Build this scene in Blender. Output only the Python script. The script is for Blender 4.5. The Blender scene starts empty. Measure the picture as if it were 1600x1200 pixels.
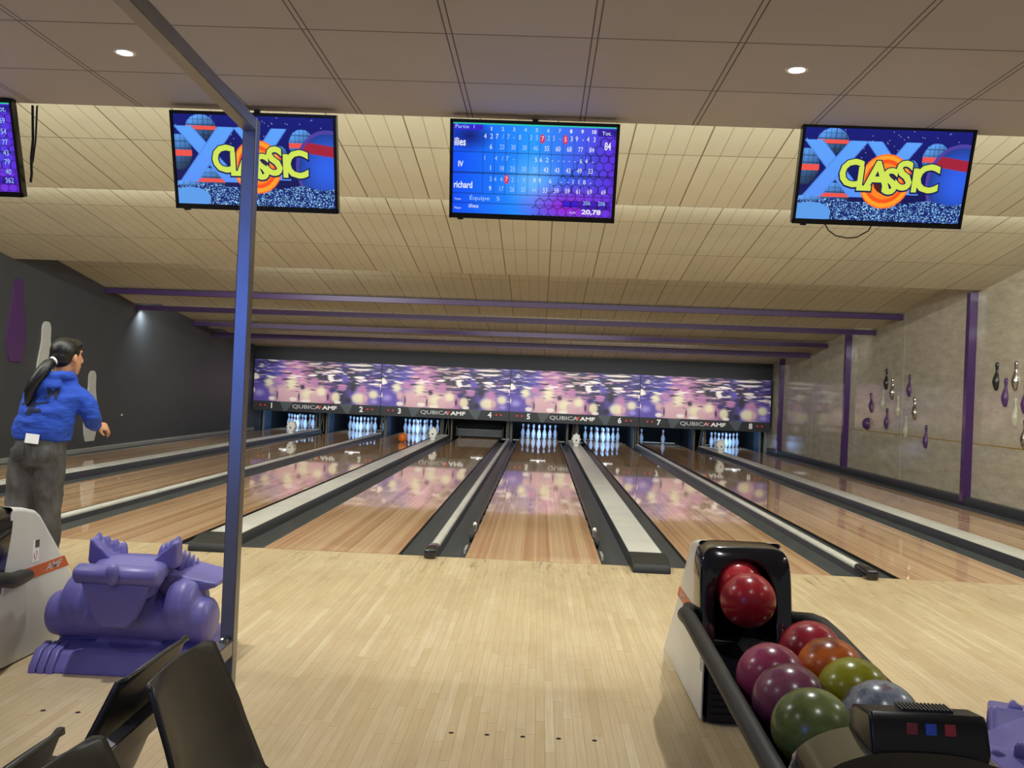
import bpy, bmesh, math, random
import numpy as np
from mathutils import Vector, Matrix, Euler
from mathutils.bvhtree import BVHTree

scene = bpy.context.scene
COL = scene.collection
random.seed(4)
PI = math.pi

# ---------------------------------------------------------------- camera
F_PX, YAW, PITCH, ROLL = 1450.09, -0.0315, 0.0068, 0.0428
cy, sy, cp, sp, cr, sr = (math.cos(YAW), math.sin(YAW), math.cos(PITCH), math.sin(PITCH), math.cos(ROLL), math.sin(ROLL))
fw = Vector((sy, cy, 0)); rt = Vector((cy, -sy, 0)); up = Vector((0, 0, 1))
fw2 = fw * cp + up * sp; up2 = up * cp - fw * sp
rt3 = rt * cr + up2 * sr; up3 = up2 * cr - rt * sr
cam = bpy.data.objects.new('camera', bpy.data.cameras.new('camera'))
COL.objects.link(cam)
M = Matrix.Identity(4)
for i in range(3):
    M[i][0], M[i][1], M[i][2] = rt3[i], up3[i], -fw2[i]
M[0][3], M[1][3], M[2][3] = 0.0045, -7.1739, 1.3104
cam.matrix_world = M
cam.data.sensor_width = 36.0
cam.data.lens = F_PX / 1600 * 36
cam.data.clip_start = 0.05
scene.camera = cam

# ---------------------------------------------------------------- world, exposure, lights
scene.view_settings.view_transform = 'Standard'
scene.view_settings.look = 'None'
scene.view_settings.gamma = 1
scene.view_settings.use_curve_mapping = False
scene.view_settings.exposure = -0.13
world = bpy.data.worlds.new('world'); scene.world = world
world.use_nodes = True
bg = world.node_tree.nodes['Background']
bg.inputs[0].default_value = (0.80, 0.79, 0.78, 1)
bg.inputs[1].default_value = 0.25          # the lit concourse behind the camera


def area(name, loc, sx, sy_, energy, color, rot=(0, 0, 0), spread=PI, disk=False):
    d = bpy.data.lights.new(name, 'AREA')
    d.shape = 'DISK' if disk else 'RECTANGLE'
    d.size = sx
    if not disk: d.size_y = sy_
    d.energy = energy; d.color = color; d.spread = spread
    o = bpy.data.objects.new(name, d); COL.objects.link(o)
    o.location = loc; o.rotation_euler = rot
    return o


WARM = (1.0, 0.90, 0.76); NEUT = (0.98, 1.0, 0.96); COOL = (0.80, 0.92, 1.0)
DOWN = [(-4.82, -3.1), (-1.894, -3.145), (1.035, -3.194), (3.96, -3.24)]
for i, (x, y) in enumerate(DOWN):                       # the row of recessed spots over the approach
    area('downlight_beam', (x, y, 2.70), 0.07, 0, 25, NEUT, spread=2.7, disk=True)
for x in (-4.8, -1.9, 1.0, 3.9):                        # the row of spots over the seats
    area('downlight_beam', (x, -5.6, 2.70), 0.07, 0, 9, NEUT, spread=2.6, disk=True)
# fluorescent battens lying hidden above the ceiling steps
BATTENS = [  # x0, x1, y, z, watts, tilt (0 = down, + = towards the pins)
    (-7.0, 5.6, -2.12, 3.05, 250, 1.9),
    (-7.0, 5.6, -1.95, 2.95, 190, 0.75),
    (-7.0, -2.0, 1.95, 3.30, 110, 1.6), (-1.5, 5.5, 1.95, 3.32, 110, 1.6),
    (-7.0, 5.5, 2.05, 3.28, 80, 0.55),
    (-4.6, -2.6, 5.88, 3.06, 42, 1.6), (-2.0, 5.0, 5.88, 3.10, 6, 1.6),
    (-7.0, 5.5, 5.98, 3.00, 16, 0.6),
    (-7.2, -3.0, 9.80, 2.74, 40, 1.6), (-1.6, 1.9, 9.80, 2.78, 50, 1.6), (3.0, 5.6, 9.80, 2.79, 8, 1.6),
    (-7.0, 5.5, 9.90, 2.70, 10, 0.5),
    (-7.0, -1.2, 13.80, 2.46, 14, 1.55), (0.2, 3.6, 13.80, 2.48, 14, 1.55),
]
for (x0, x1, y, z, w, tilt) in BATTENS:
    area('batten_light', ((x0 + x1) / 2, y, z), x1 - x0, 0.05, w, (0.96, 1.0, 0.93), rot=(tilt, 0, 0))
area('wall_wash', (-7.36, 9.83, 2.55), 0.10, 0.05, 14, COOL, rot=(0.25, -0.1, 0), spread=2.4)
area('mask_wash', (-0.8, 15.3, 2.22), 12.6, 0.06, 46, (1.0, 0.93, 0.92), rot=(0.95, 0, 0), spread=1.5)  # added strip light without a fixture, brightens the masking panels

area('blue_screen_glow', (-2.25, -8.7, 1.75), 0.7, 1.0, 26, (0.08, 0.22, 1.0), rot=(PI / 2, 0, 0))   # blue screen on the concourse behind the camera

# ---------------------------------------------------------------- helpers
def lin(c):
    return tuple((v / 12.92 if v <= 0.04045 else ((v + 0.055) / 1.055) ** 2.4) for v in c)


def hx(s):
    s = s.lstrip('#')
    return lin(tuple(int(s[i:i + 2], 16) / 255 for i in (0, 2, 4)))


class NT:
    def __init__(self, name):
        self.m = bpy.data.materials.new(name); self.m.use_nodes = True
        self.t = self.m.node_tree; self.b = self.t.nodes['Principled BSDF']

    def n(self, typ, **kw):
        nd = self.t.nodes.new(typ)
        for k, v in kw.items():
            if k.startswith('i_'):
                key = k[2:]
                nd.inputs[int(key) if key.isdigit() else key].default_value = v
            else:
                setattr(nd, k, v)
        return nd

    def l(self, a, b): self.t.links.new(a, b)

    def math(self, op, a, b=None, c=None):
        nd = self.n('ShaderNodeMath', operation=op)
        for i, v in enumerate((a, b, c)):
            if v is None: continue
            if isinstance(v, (int, float)): nd.inputs[i].default_value = v
            else: self.l(v, nd.inputs[i])
        return nd.outputs[0]

    def ramp(self, fac, stops, interp='LINEAR'):
        nd = self.n('ShaderNodeValToRGB'); nd.color_ramp.interpolation = interp
        e = nd.color_ramp.elements
        while len(e) < len(stops): e.new(0.5)
        for el, (p, c) in zip(e, stops):
            el.position = p; el.color = (*c, 1)
        self.l(fac, nd.inputs[0]); return nd.outputs[0]

    def mix(self, fac, a, b, mode='MIX'):
        nd = self.n('ShaderNodeMix', data_type='RGBA', blend_type=mode)
        for s, v in ((nd.inputs[0], fac), (nd.inputs[6], a), (nd.inputs[7], b)):
            if isinstance(v, (int, float)): s.default_value = v
            elif isinstance(v, tuple): s.default_value = (*v, 1)
            else: self.l(v, s)
        return nd.outputs[2]

    def obj(self): return self.n('ShaderNodeTexCoord').outputs['Object']

    def xyz(self, v=None):
        s = self.n('ShaderNodeSeparateXYZ'); self.l(v or self.obj(), s.inputs[0]); return s.outputs

    def noise(self, vec, scale=5, detail=2, sc=None, rough=0.5):
        if sc:
            mp = self.n('ShaderNodeMapping'); mp.inputs['Scale'].default_value = sc
            self.l(vec, mp.inputs[0]); vec = mp.outputs[0]
        nd = self.n('ShaderNodeTexNoise'); nd.inputs['Scale'].default_value = scale
        nd.inputs['Detail'].default_value = detail; nd.inputs['Roughness'].default_value = rough
        self.l(vec, nd.inputs['Vector']); return nd.outputs['Fac']

    def color(self, out): self.l(out, self.b.inputs['Base Color'])

    def bump(self, h, strength=0.2, dist=0.005):
        nd = self.n('ShaderNodeBump'); nd.inputs['Strength'].default_value = strength
        nd.inputs['Distance'].default_value = dist
        self.l(h, nd.inputs['Height']); self.l(nd.outputs[0], self.b.inputs['Normal'])


def mat(name, col, rough=0.5, metal=0.0, spec=0.5, coat=0.0, emit=None, es=1.0, var=0.0, vscale=6, bump=0.0, bscale=60, sheen=0.0):
    n = NT(name); b = n.b
    c = hx(col) if isinstance(col, str) else col
    b.inputs['Base Color'].default_value = (*c, 1)
    b.inputs['Roughness'].default_value = rough; b.inputs['Metallic'].default_value = metal
    b.inputs['Specular IOR Level'].default_value = spec
    b.inputs['Coat Weight'].default_value = coat; b.inputs['Coat Roughness'].default_value = 0.05
    b.inputs['Sheen Weight'].default_value = sheen
    if emit:
        e = hx(emit) if isinstance(emit, str) else emit
        b.inputs['Emission Color'].default_value = (*e, 1); b.inputs['Emission Strength'].default_value = es
    if var:
        f = n.noise(n.obj(), vscale, 4)
        n.color(n.ramp(f, [(0.3, tuple(v * (1 - var) for v in c)), (0.7, tuple(min(1, v * (1 + var)) for v in c))]))
    if bump:
        n.bump(n.noise(n.obj(), bscale, 3), bump, 0.004)
    return n.m


class B:
    """collects geometry, then links it as one mesh object"""
    def __init__(self): self.bm = bmesh.new()

    def box(self, x0, x1, y0, y1, z0, z1, bev=0.0, seg=2):
        r = bmesh.ops.create_cube(self.bm, size=1)
        vs = r['verts']
        for v in vs:
            v.co = Vector(((x0 + x1) / 2 + v.co.x * (x1 - x0), (y0 + y1) / 2 + v.co.y * (y1 - y0), (z0 + z1) / 2 + v.co.z * (z1 - z0)))
        if bev:
            es = list({e for v in vs for e in v.link_edges})
            bmesh.ops.bevel(self.bm, geom=es, offset=bev, segments=seg, affect='EDGES', profile=0.5)
        return self

    def prism(self, pts, a0, a1, axis='x', bev=0.0):
        """polygon pts extruded along axis: x -> pts are (y,z); y -> (x,z); z -> (x,y)"""
        def mk(p, a):
            return Vector((a, p[0], p[1])) if axis == 'x' else Vector((p[0], a, p[1])) if axis == 'y' else Vector((p[0], p[1], a))
        A = [self.bm.verts.new(mk(p, a0)) for p in pts]; Bv = [self.bm.verts.new(mk(p, a1)) for p in pts]
        n = len(pts); fs = [self.bm.faces.new(A), self.bm.faces.new(Bv[::-1])]
        for i in range(n):
            fs.append(self.bm.faces.new((A[i], Bv[i], Bv[(i + 1) % n], A[(i + 1) % n])))
        if bev:
            es = list({e for f in fs[:2] for e in f.edges})
            bmesh.ops.bevel(self.bm, geom=es, offset=bev, segments=3, affect='EDGES', profile=0.5)
        return self

    def lathe(self, prof, seg=24, c=(0, 0, 0), axis='z', rot=None):
        rings = []
        for (r, h) in prof:
            ring = []
            for k in range(seg):
                a = 2 * PI * k / seg
                p = Vector((r * math.cos(a), r * math.sin(a), h))
                if axis == 'y': p = Vector((p.x, p.z, p.y))
                if axis == 'x': p = Vector((p.z, p.x, p.y))
                if rot: p = rot @ p
                ring.append(self.bm.verts.new(p + Vector(c)))
            rings.append(ring)
        for a, b in zip(rings, rings[1:]):
            for k in range(seg):
                self.bm.faces.new((a[k], a[(k + 1) % seg], b[(k + 1) % seg], b[k]))
        if prof[0][0] > 1e-5: self.bm.faces.new(rings[0][::-1])
        if prof[-1][0] > 1e-5: self.bm.faces.new(rings[-1])
        return self

    def ball(self, c, r, seg=24, rings=16, sc=(1, 1, 1), rot=None):
        m = Matrix.Translation(c) @ (rot.to_4x4() if rot else Matrix.Identity(4)) @ Matrix.Diagonal((r * sc[0], r * sc[1], r * sc[2], 1))
        bmesh.ops.create_uvsphere(self.bm, u_segments=seg, v_segments=rings, radius=1, matrix=m)
        return self

    def tube(self, pts, rad, seg=10, closed=False):
        pts = [Vector(p) for p in pts]
        rad = rad if isinstance(rad, (list, tuple)) else [rad] * len(pts)
        rings = []; prev = None
        for i, p in enumerate(pts):
            a = pts[max(i - 1, 0)]; b = pts[min(i + 1, len(pts) - 1)]
            t = (b - a).normalized()
            if prev is None:
                u = t.orthogonal().normalized()
            else:
                u = (prev - t * prev.dot(t)).normalized()
            prev = u; w = t.cross(u)
            rings.append([self.bm.verts.new(p + (u * math.cos(2 * PI * k / seg) + w * math.sin(2 * PI * k / seg)) * rad[i]) for k in range(seg)])
        for a, b in zip(rings, rings[1:]):
            for k in range(seg):
                self.bm.faces.new((a[k], a[(k + 1) % seg], b[(k + 1) % seg], b[k]))
        self.bm.faces.new(rings[0][::-1]); self.bm.faces.new(rings[-1])
        return self

    def loft(self, rings, seg=20, power=2.0):
        """rings: (center, half_width, half_depth, axis_u, axis_v)"""
        R = []
        for (c, a, b, u, v) in rings:
            c, u, v = Vector(c), Vector(u), Vector(v); ring = []
            for k in range(seg):
                t = 2 * PI * k / seg; cs, sn = math.cos(t), math.sin(t)
                ring.append(self.bm.verts.new(c + u * a * math.copysign(abs(cs) ** (2 / power), cs) + v * b * math.copysign(abs(sn) ** (2 / power), sn)))
            R.append(ring)
        for a, b in zip(R, R[1:]):
            for k in range(seg):
                self.bm.faces.new((a[k], a[(k + 1) % seg], b[(k + 1) % seg], b[k]))
        self.bm.faces.new(R[0][::-1]); self.bm.faces.new(R[-1])
        return self

    def quad(self, *ps):
        self.bm.faces.new([self.bm.verts.new(p) for p in ps]); return self

    def grid(self, fn, nu, nv):
        g = [[self.bm.verts.new(fn(i / nu, j / nv)) for j in range(nv + 1)] for i in range(nu + 1)]
        for i in range(nu):
            for j in range(nv):
                self.bm.faces.new((g[i][j], g[i + 1][j], g[i + 1][j + 1], g[i][j + 1]))
        return self

    def mesh(self, name, m, smooth=None, normals=True):
        if normals: bmesh.ops.recalc_face_normals(self.bm, faces=self.bm.faces)
        me = bpy.data.meshes.new(name); self.bm.to_mesh(me); self.bm.free()
        if m is not None: me.materials.append(m)
        if smooth is not None:
            me.polygons.foreach_set('use_smooth', [True] * len(me.polygons))
            if smooth < 179: me.set_sharp_from_angle(angle=math.radians(smooth))
        return me

    def build(self, name, m, parent=None, smooth=None, loc=None, rot=None, normals=True):
        return link(name, self.mesh(name, m, smooth, normals), parent, loc, rot)


def link(name, me, parent=None, loc=None, rot=None):
    o = bpy.data.objects.new(name, me); COL.objects.link(o)
    if parent: o.parent = parent
    if loc is not None: o.location = loc
    if rot is not None: o.rotation_euler = rot
    return o


def tag(o, label=None, cat=None, group=None, kind=None):
    if label: o['label'] = label
    if cat: o['category'] = cat
    if group: o['group'] = group
    if kind: o['kind'] = kind
    return o


def thing(name, label, cat, loc=(0, 0, 0), rot=(0, 0, 0), group=None):
    o = bpy.data.objects.new(name, None); COL.objects.link(o)
    o.empty_display_size = 0.1
    o.location = loc; o.rotation_euler = rot
    return tag(o, label, cat, group)


def struct(o, label=None):
    o['kind'] = 'structure'
    if label: o['label'] = label
    return o


def children(o): return [c for c in bpy.data.objects if c.parent == o]


def copy_tree(o, parent=None):
    c = o.copy(); COL.objects.link(c)
    if parent: c.parent = parent
    for ch in children(o): copy_tree(ch, c)
    return c


def text_mesh(name, s, size, m, align='CENTER', sx=1.0, depth=0.0, off=0.0, shear=0.0, spacing=1.0):
    """text laid in the local XZ plane, facing -Y"""
    cu = bpy.data.curves.new(name, 'FONT'); cu.body = s; cu.size = size
    cu.align_x = align; cu.align_y = 'CENTER'; cu.extrude = depth; cu.offset = off; cu.shear = shear
    cu.space_character = spacing; cu.resolution_u = 3
    o = bpy.data.objects.new(name, cu); COL.objects.link(o)
    me = bpy.data.meshes.new_from_object(o.evaluated_get(bpy.context.evaluated_depsgraph_get()))
    bpy.data.objects.remove(o); bpy.data.curves.remove(cu)
    me.name = name
    me.transform(Matrix.Rotation(PI / 2, 4, 'X') @ Matrix.Diagonal((sx, 1, 1, 1)))
    me.materials.clear(); me.materials.append(m)
    return me


def text(name, s, size, m, parent, loc, **kw):
    return link(name, text_mesh(name, s, size, m, **kw), parent, loc)


def mod_sub(o, lv=2):
    m = o.modifiers.new('sub', 'SUBSURF'); m.levels = lv; m.render_levels = lv; return o


def mod_remesh(o, vox=0.012, it=4, fac=0.5):
    m = o.modifiers.new('join', 'REMESH'); m.mode = 'VOXEL'; m.voxel_size = vox; m.use_smooth_shade = True
    if it:
        s = o.modifiers.new('smooth', 'SMOOTH'); s.factor = fac; s.iterations = it
    return o


def bake(o):
    """turns the modified shape into plain mesh data"""
    me = bpy.data.meshes.new_from_object(o.evaluated_get(bpy.context.evaluated_depsgraph_get()))
    o.modifiers.clear(); o.data = me
    me.polygons.foreach_set('use_smooth', [True] * len(me.polygons))
    return o


# ---------------------------------------------------------------- layout numbers
LW, GN, GW = 1.0541, 0.5238, 0.7057
LC = {5: 0.0}
LC[6] = LC[5] + LW + GW; LC[7] = LC[6] + LW + GN; LC[8] = LC[7] + LW + GW
LC[4] = LC[5] - LW - GN; LC[3] = LC[4] - LW - GW; LC[2] = LC[3] - LW - GN; LC[1] = LC[2] - LW - GW
PAIR = 2 * LW + GN + GW
XL, XR = -7.50, 5.97
MIDX = -0.77
def zt(z, x): return z + 0.0062 * (x - MIDX)          # the hall ceiling hangs a touch lower at the left
YM = 16.75                                           # masking units
DECK_END = 19.35

# ---------------------------------------------------------------- materials
def wood_lane():
    n = NT('lane_boards'); o = n.obj(); x, y, z = n.xyz(o)
    ix = n.math('FLOOR', n.math('DIVIDE', x, 0.0264))
    wn = n.n('ShaderNodeTexWhiteNoise', noise_dimensions='1D'); n.l(ix, wn.inputs['W'])
    c = n.ramp(wn.outputs['Value'], [(0.0, hx('BC906E')), (0.25, hx('CDA782')), (0.55, hx('D8B892')), (0.85, hx('C29A76')), (1.0, hx('DEBF98'))])
    g = n.noise(o, 1.0, 5, sc=(70, 1.3, 1), rough=0.65)
    c = n.mix(n.ramp(g, [(0.35, (0.16,) * 3), (0.65, (0, 0, 0))]), c, hx('9A7352'))
    fr = n.math('FRACT', n.math('DIVIDE', x, 0.0264))
    ln = n.math('LESS_THAN', n.math('ABSOLUTE', n.math('SUBTRACT', fr, 0.5)), 0.47)
    c = n.mix(n.math('MULTIPLY', n.math('SUBTRACT', 1.0, ln), 0.35), c, hx('7A5338'))
    n.color(c)
    w = n.noise(o, 1.0, 3, sc=(2.2, 0.8, 1))
    n.l(n.math('MULTIPLY_ADD', w, 0.03, 0.02), n.b.inputs['Roughness'])
    n.b.inputs['IOR'].default_value = 1.5
    n.bump(n.noise(o, 1.0, 1, sc=(3, 0.9, 1)), 0.04, 0.002)
    return n.m


def wood_approach():
    n = NT('approach_boards'); o = n.obj(); x, y, z = n.xyz(o)
    bw, bl = 0.0375, 0.85
    ix = n.math('FLOOR', n.math('DIVIDE', x, bw))
    w1 = n.n('ShaderNodeTexWhiteNoise', noise_dimensions='1D'); n.l(ix, w1.inputs['W'])
    yy = n.math('ADD', n.math('DIVIDE', y, bl), n.math('MULTIPLY', w1.outputs['Value'], 7.3))
    iy = n.math('FLOOR', yy)
    cb = n.n('ShaderNodeCombineXYZ'); n.l(ix, cb.inputs[0]); n.l(iy, cb.inputs[1])
    w2 = n.n('ShaderNodeTexWhiteNoise', noise_dimensions='2D'); n.l(cb.outputs[0], w2.inputs['Vector'])
    c = n.ramp(w2.outputs['Value'], [(0.0, hx('C3AE8A')), (0.4, hx('CFBD9C')), (0.75, hx('C8B492')), (1.0, hx('D6C6A8'))])
    g = n.noise(o, 1.0, 5, sc=(90, 3, 1), rough=0.6)
    c = n.mix(n.ramp(g, [(0.4, (0.3,) * 3), (0.62, (0, 0, 0))]), c, hx('B59466'))
    wear = n.noise(o, 1.0, 5, sc=(1.3, 0.7, 1), rough=0.65)
    c = n.mix(n.ramp(wear, [(0.42, (0, 0, 0)), (0.75, (0.62,) * 3)]), c, hx('A08868'))
    sc_ = n.noise(o, 1.0, 6, sc=(26, 2.2, 1), rough=0.8)
    nearfoul = n.math('MULTIPLY', n.ramp(n.math('ADD', y, 1.3), [(0.0, (0, 0, 0)), (0.8, (0.5,) * 3), (1.0, (0.8,) * 3)]), n.ramp(sc_, [(0.53, (0, 0, 0)), (0.64, (1, 1, 1))]))
    c = n.mix(nearfoul, c, hx('6F6048'))
    fr = n.math('FRACT', n.math('DIVIDE', x, bw))
    ln = n.math('GREATER_THAN', n.math('ABSOLUTE', n.math('SUBTRACT', fr, 0.5)), 0.475)
    fy = n.math('GREATER_THAN', n.math('ABSOLUTE', n.math('SUBTRACT', n.math('FRACT', yy), 0.5)), 0.4975)
    c = n.mix(n.math('MULTIPLY', n.math('MAXIMUM', ln, fy), 0.5), c, hx('806848'))
    n.color(c)
    n.l(n.math('MULTIPLY_ADD', wear, 0.25, 0.28), n.b.inputs['Roughness'])
    n.b.inputs['Specular IOR Level'].default_value = 0.35
    return n.m


def tile_mat(name, col, px, py, ox, oy, groove=None, line=0.006, var=0.08, dark='6B5F50', tbar=0.0):
    n = NT(name); o = n.obj(); x, y, z = n.xyz(o)
    def seam(v, p, off, w, mid=0.0):
        f = n.math('FRACT', n.math('DIVIDE', n.math('SUBTRACT', v, off), p))
        d = n.math('MULTIPLY', n.math('SUBTRACT', 0.5, n.math('ABSOLUTE', n.math('SUBTRACT', f, 0.5))), p)
        if mid: d = n.math('ABSOLUTE', n.math('SUBTRACT', d, mid))
        return n.math('LESS_THAN', d, w)
    s = n.math('MAXIMUM', seam(x, px, ox, line, tbar), seam(y, py, oy, max(line, 0.0042)))
    ids = n.n('ShaderNodeCombineXYZ')
    n.l(n.math('FLOOR', n.math('DIVIDE', n.math('SUBTRACT', x, ox), px)), ids.inputs[0])
    n.l(n.math('FLOOR', n.math('DIVIDE', n.math('SUBTRACT', y, oy), py)), ids.inputs[1])
    wn = n.n('ShaderNodeTexWhiteNoise', noise_dimensions='2D'); n.l(ids.outputs[0], wn.inputs['Vector'])
    c0 = hx(col)
    c = n.ramp(wn.outputs['Value'], [(0, tuple(v * (1 - var) for v in c0)), (1, tuple(min(1, v * (1 + var)) for v in c0))])
    st = n.noise(o, 3.0, 4)
    c = n.mix(n.ramp(st, [(0.4, (0, 0, 0)), (0.8, (0.25,) * 3)]), c, tuple(v * 0.8 for v in c0))
    h = n.math('SUBTRACT', 1.0, s)
    if groove:
        g = seam(x, groove, ox, 0.0035)
        c = n.mix(n.math('MULTIPLY', g, 0.55), c, hx(dark))
        h = n.math('SUBTRACT', h, n.math('MULTIPLY', g, 0.5))
    c = n.mix(n.math('MULTIPLY', s, 0.85), c, hx(dark))
    n.color(c); n.b.inputs['Roughness'].default_value = 0.62
    n.b.inputs['Specular IOR Level'].default_value = 0.3
    n.bump(h, 0.5, 0.004)
    return n.m


def wall_panel_mat():
    n = NT('right_wall_laminate'); o = n.obj(); x, y, z = n.xyz(o)
    a = n.noise(o, 1.0, 6, sc=(1, 2.6, 9), rough=0.7)
    c = n.ramp(a, [(0.25, hx('9B9384')), (0.5, hx('B2A998')), (0.75, hx('C4BCAB'))])
    f = n.noise(o, 60, 4)
    c = n.mix(n.ramp(f, [(0.4, (0, 0, 0)), (0.7, (0.3,) * 3)]), c, hx('8F846F'))
    def ln(v, at, w): return n.math('LESS_THAN', n.math('ABSOLUTE', n.math('SUBTRACT', v, at)), w)
    s = n.math('MAXIMUM', ln(y, 8.34, 0.012), ln(y, 13.4, 0.012))
    s = n.math('MAXIMUM', s, ln(y, 3.3, 0.012))
    c = n.mix(s, c, hx('CFC6B0'))
    yl = n.math('MULTIPLY', ln(z, 0.85, 0.008), n.math('LESS_THAN', y, 10.9))
    c = n.mix(yl, c, hx('9A7A3A'))
    n.color(c); n.b.inputs['Roughness'].default_value = 0.10
    n.b.inputs['Specular IOR Level'].default_value = 0.35
    n.bump(a, 0.05, 0.003)
    return n.m


def ball_mat(name, c1, c2, c3=None, scale=7, rough=0.24):
    n = NT(name); o = n.obj()
    f = n.noise(o, scale, 6, rough=0.6)
    st = [(0.38, hx(c1)), (0.52, hx(c2))] + ([(0.62, hx(c3))] if c3 else [])
    c = n.ramp(f, st)
    d = n.noise(o, 26, 5, rough=0.8)
    c = n.mix(n.ramp(d, [(0.62, (0, 0, 0)), (0.72, (0.6,) * 3)]), c, tuple(v * 0.35 for v in hx(c1)))
    n.color(c); n.b.inputs['Roughness'].default_value = rough
    n.b.inputs['Specular IOR Level'].default_value = 0.4
    return n.m


M_LANE = wood_lane(); M_APP = wood_approach()
M_CEIL = tile_mat('near_ceiling_tiles', 'ABA6AA', 0.585, 0.592, -0.425, -2.285, line=0.003, dark='3A3430', var=0.05, tbar=0.012)
M_RWALL = wall_panel_mat()
M_LWALL = mat('charcoal_paint', '3F4144', 0.55, var=0.06, vscale=2, bump=0.15, bscale=14)
M_DARK = mat('dark_header_paint', '1E2428', 0.6)
M_BLACK = mat('black_plastic', '0E0E11', 0.3)
M_GLOSSBLACK = mat('gloss_black_plastic', '121319', 0.12, coat=0.5)
M_RUBBER = mat('black_rubber', '17171A', 0.55, var=0.2, vscale=20)
M_GUT = mat('gutter_grey', '40464A', 0.40, var=0.14, vscale=4)
M_GUTD = mat('divider_dark_grey', '303338', 0.35, var=0.12, vscale=5)
M_CAP = mat('cap_grey', 'D0CFC9', 0.28, var=0.10, vscale=3)
M_CHROME = mat('chrome', 'B2AFA8', 0.2, metal=1.0)
M_SILV = mat('satin_aluminium', 'C9C7C0', 0.3, metal=0.6)
M_PURP = mat('purple_beam_paint', '472A60', 0.4)
M_PURPW = mat('purple_gloss', '43225C', 0.25, coat=0.3)
M_PURPF = mat('purple_flat', '4C2A5E', 0.4)
M_WHITEF = mat('pale_grey_board', 'BDBDB8', 0.5)
M_WHITE = mat('off_white_plastic', 'F0EEE6', 0.4, var=0.03)
M_HOOD = mat('hood_white_shell', 'CFCFCB', 0.38, var=0.05, vscale=4)
M_ORANGE = mat('orange_band', 'C24E20', 0.4)
M_PRINTW = mat('white_print', 'F2F2F0', 0.5)
M_PRINTG = mat('grey_print', 'B9BBBC', 0.5)
M_PRINTR = mat('red_print', 'D04038', 0.5)
M_LED = mat('red_led', 'C02020', 0.4, emit='E03028', es=0.25)
M_LAV = mat('lavender_plastic', '6E68AC', 0.38, var=0.05, vscale=5)
M_STEEL = mat('brushed_steel', '8C8B8D', 0.34, metal=0.88, var=0.06, vscale=8)
M_SEAT = mat('seat_black_plastic', '2B2926', 0.36, bump=0.05, bscale=400)
M_TV = mat('tv_black', '08080A', 0.25)
M_LAMP = mat('lamp_lens', 'FFFFFF', 0.4, emit=(1.0, 0.95, 0.88), es=30)
M_TUBE = mat('tube_glow', 'FFFFFF', 0.4, emit=(1.0, 0.93, 0.8), es=3)
M_PINLAMP = mat('pin_lamp_glow', 'FFFFFF', 0.4, emit=(0.92, 0.96, 1.0), es=2.2)
M_KICKLIT = mat('kickback_lit_front', '2F3C46', 0.45)
M_PITBEI = mat('pit_post_beige', '6E675A', 0.6)
M_PIT = mat('pit_black', '0A0B0D', 0.8)
M_CABLE = mat('cable_black', '0B0B0B', 0.5)
M_OUTPIN = mat('frosted_white', 'AAA797', 0.2)
M_BLKPIN = mat('dark_green_black', '1E221F', 0.25)


def slope_mat(i, oy):
    return tile_mat('sloped_ceiling_tiles', 'CEC9B1', 0.6, 1.22, 0.05, oy, groove=0.15, line=0.006, var=0.05, dark='75654A')


def pin_mat():
    n = NT('pin_coating'); x, y, z = n.xyz()
    s1 = n.math('LESS_THAN', n.math('ABSOLUTE', n.math('SUBTRACT', z, 0.262)), 0.007)
    s2 = n.math('LESS_THAN', n.math('ABSOLUTE', n.math('SUBTRACT', z, 0.288)), 0.007)
    c = n.mix(n.math('MAXIMUM', s1, s2), hx('ECEEF2'), hx('C83A50'))
    n.color(c); n.b.inputs['Roughness'].default_value = 0.22
    return n.m


M_PIN = pin_mat()

# ---------------------------------------------------------------- setting: floor, walls, ceilings
FLOOR = struct(B().box(XL - 0.1, XR + 0.1, -9.0, 0.0, -0.12, 0.0).build('floor', M_APP))
DOTS = [(LC[n] - 0.009 + 0.136 * k, -3.645) for n in (3, 4, 5, 6) for k in (-2, -1, 0, 1, 2)]
struct(B().box(XL - 0.1, XR + 0.1, 0.006, 20.2, -0.30, -0.16).build('floor', M_PIT))
struct(B().box(XL - 0.15, XL, -9.0, 20.2, -0.12, 3.9).build('wall_left', M_LWALL))
struct(B().box(XR, XR + 0.15, -9.0, 20.2, -0.12, 3.9).build('wall_right', M_RWALL))
struct(B().box(XL, XR, 20.1, 20.2, -0.12, 2.6).build('wall_back', M_PIT))
struct(B().box(XL, XR, YM + 0.22, YM + 0.30, 0.62, 2.9).build('trim_1', M_DARK), 'dark blue-black header above the printed masking panels')

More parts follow.
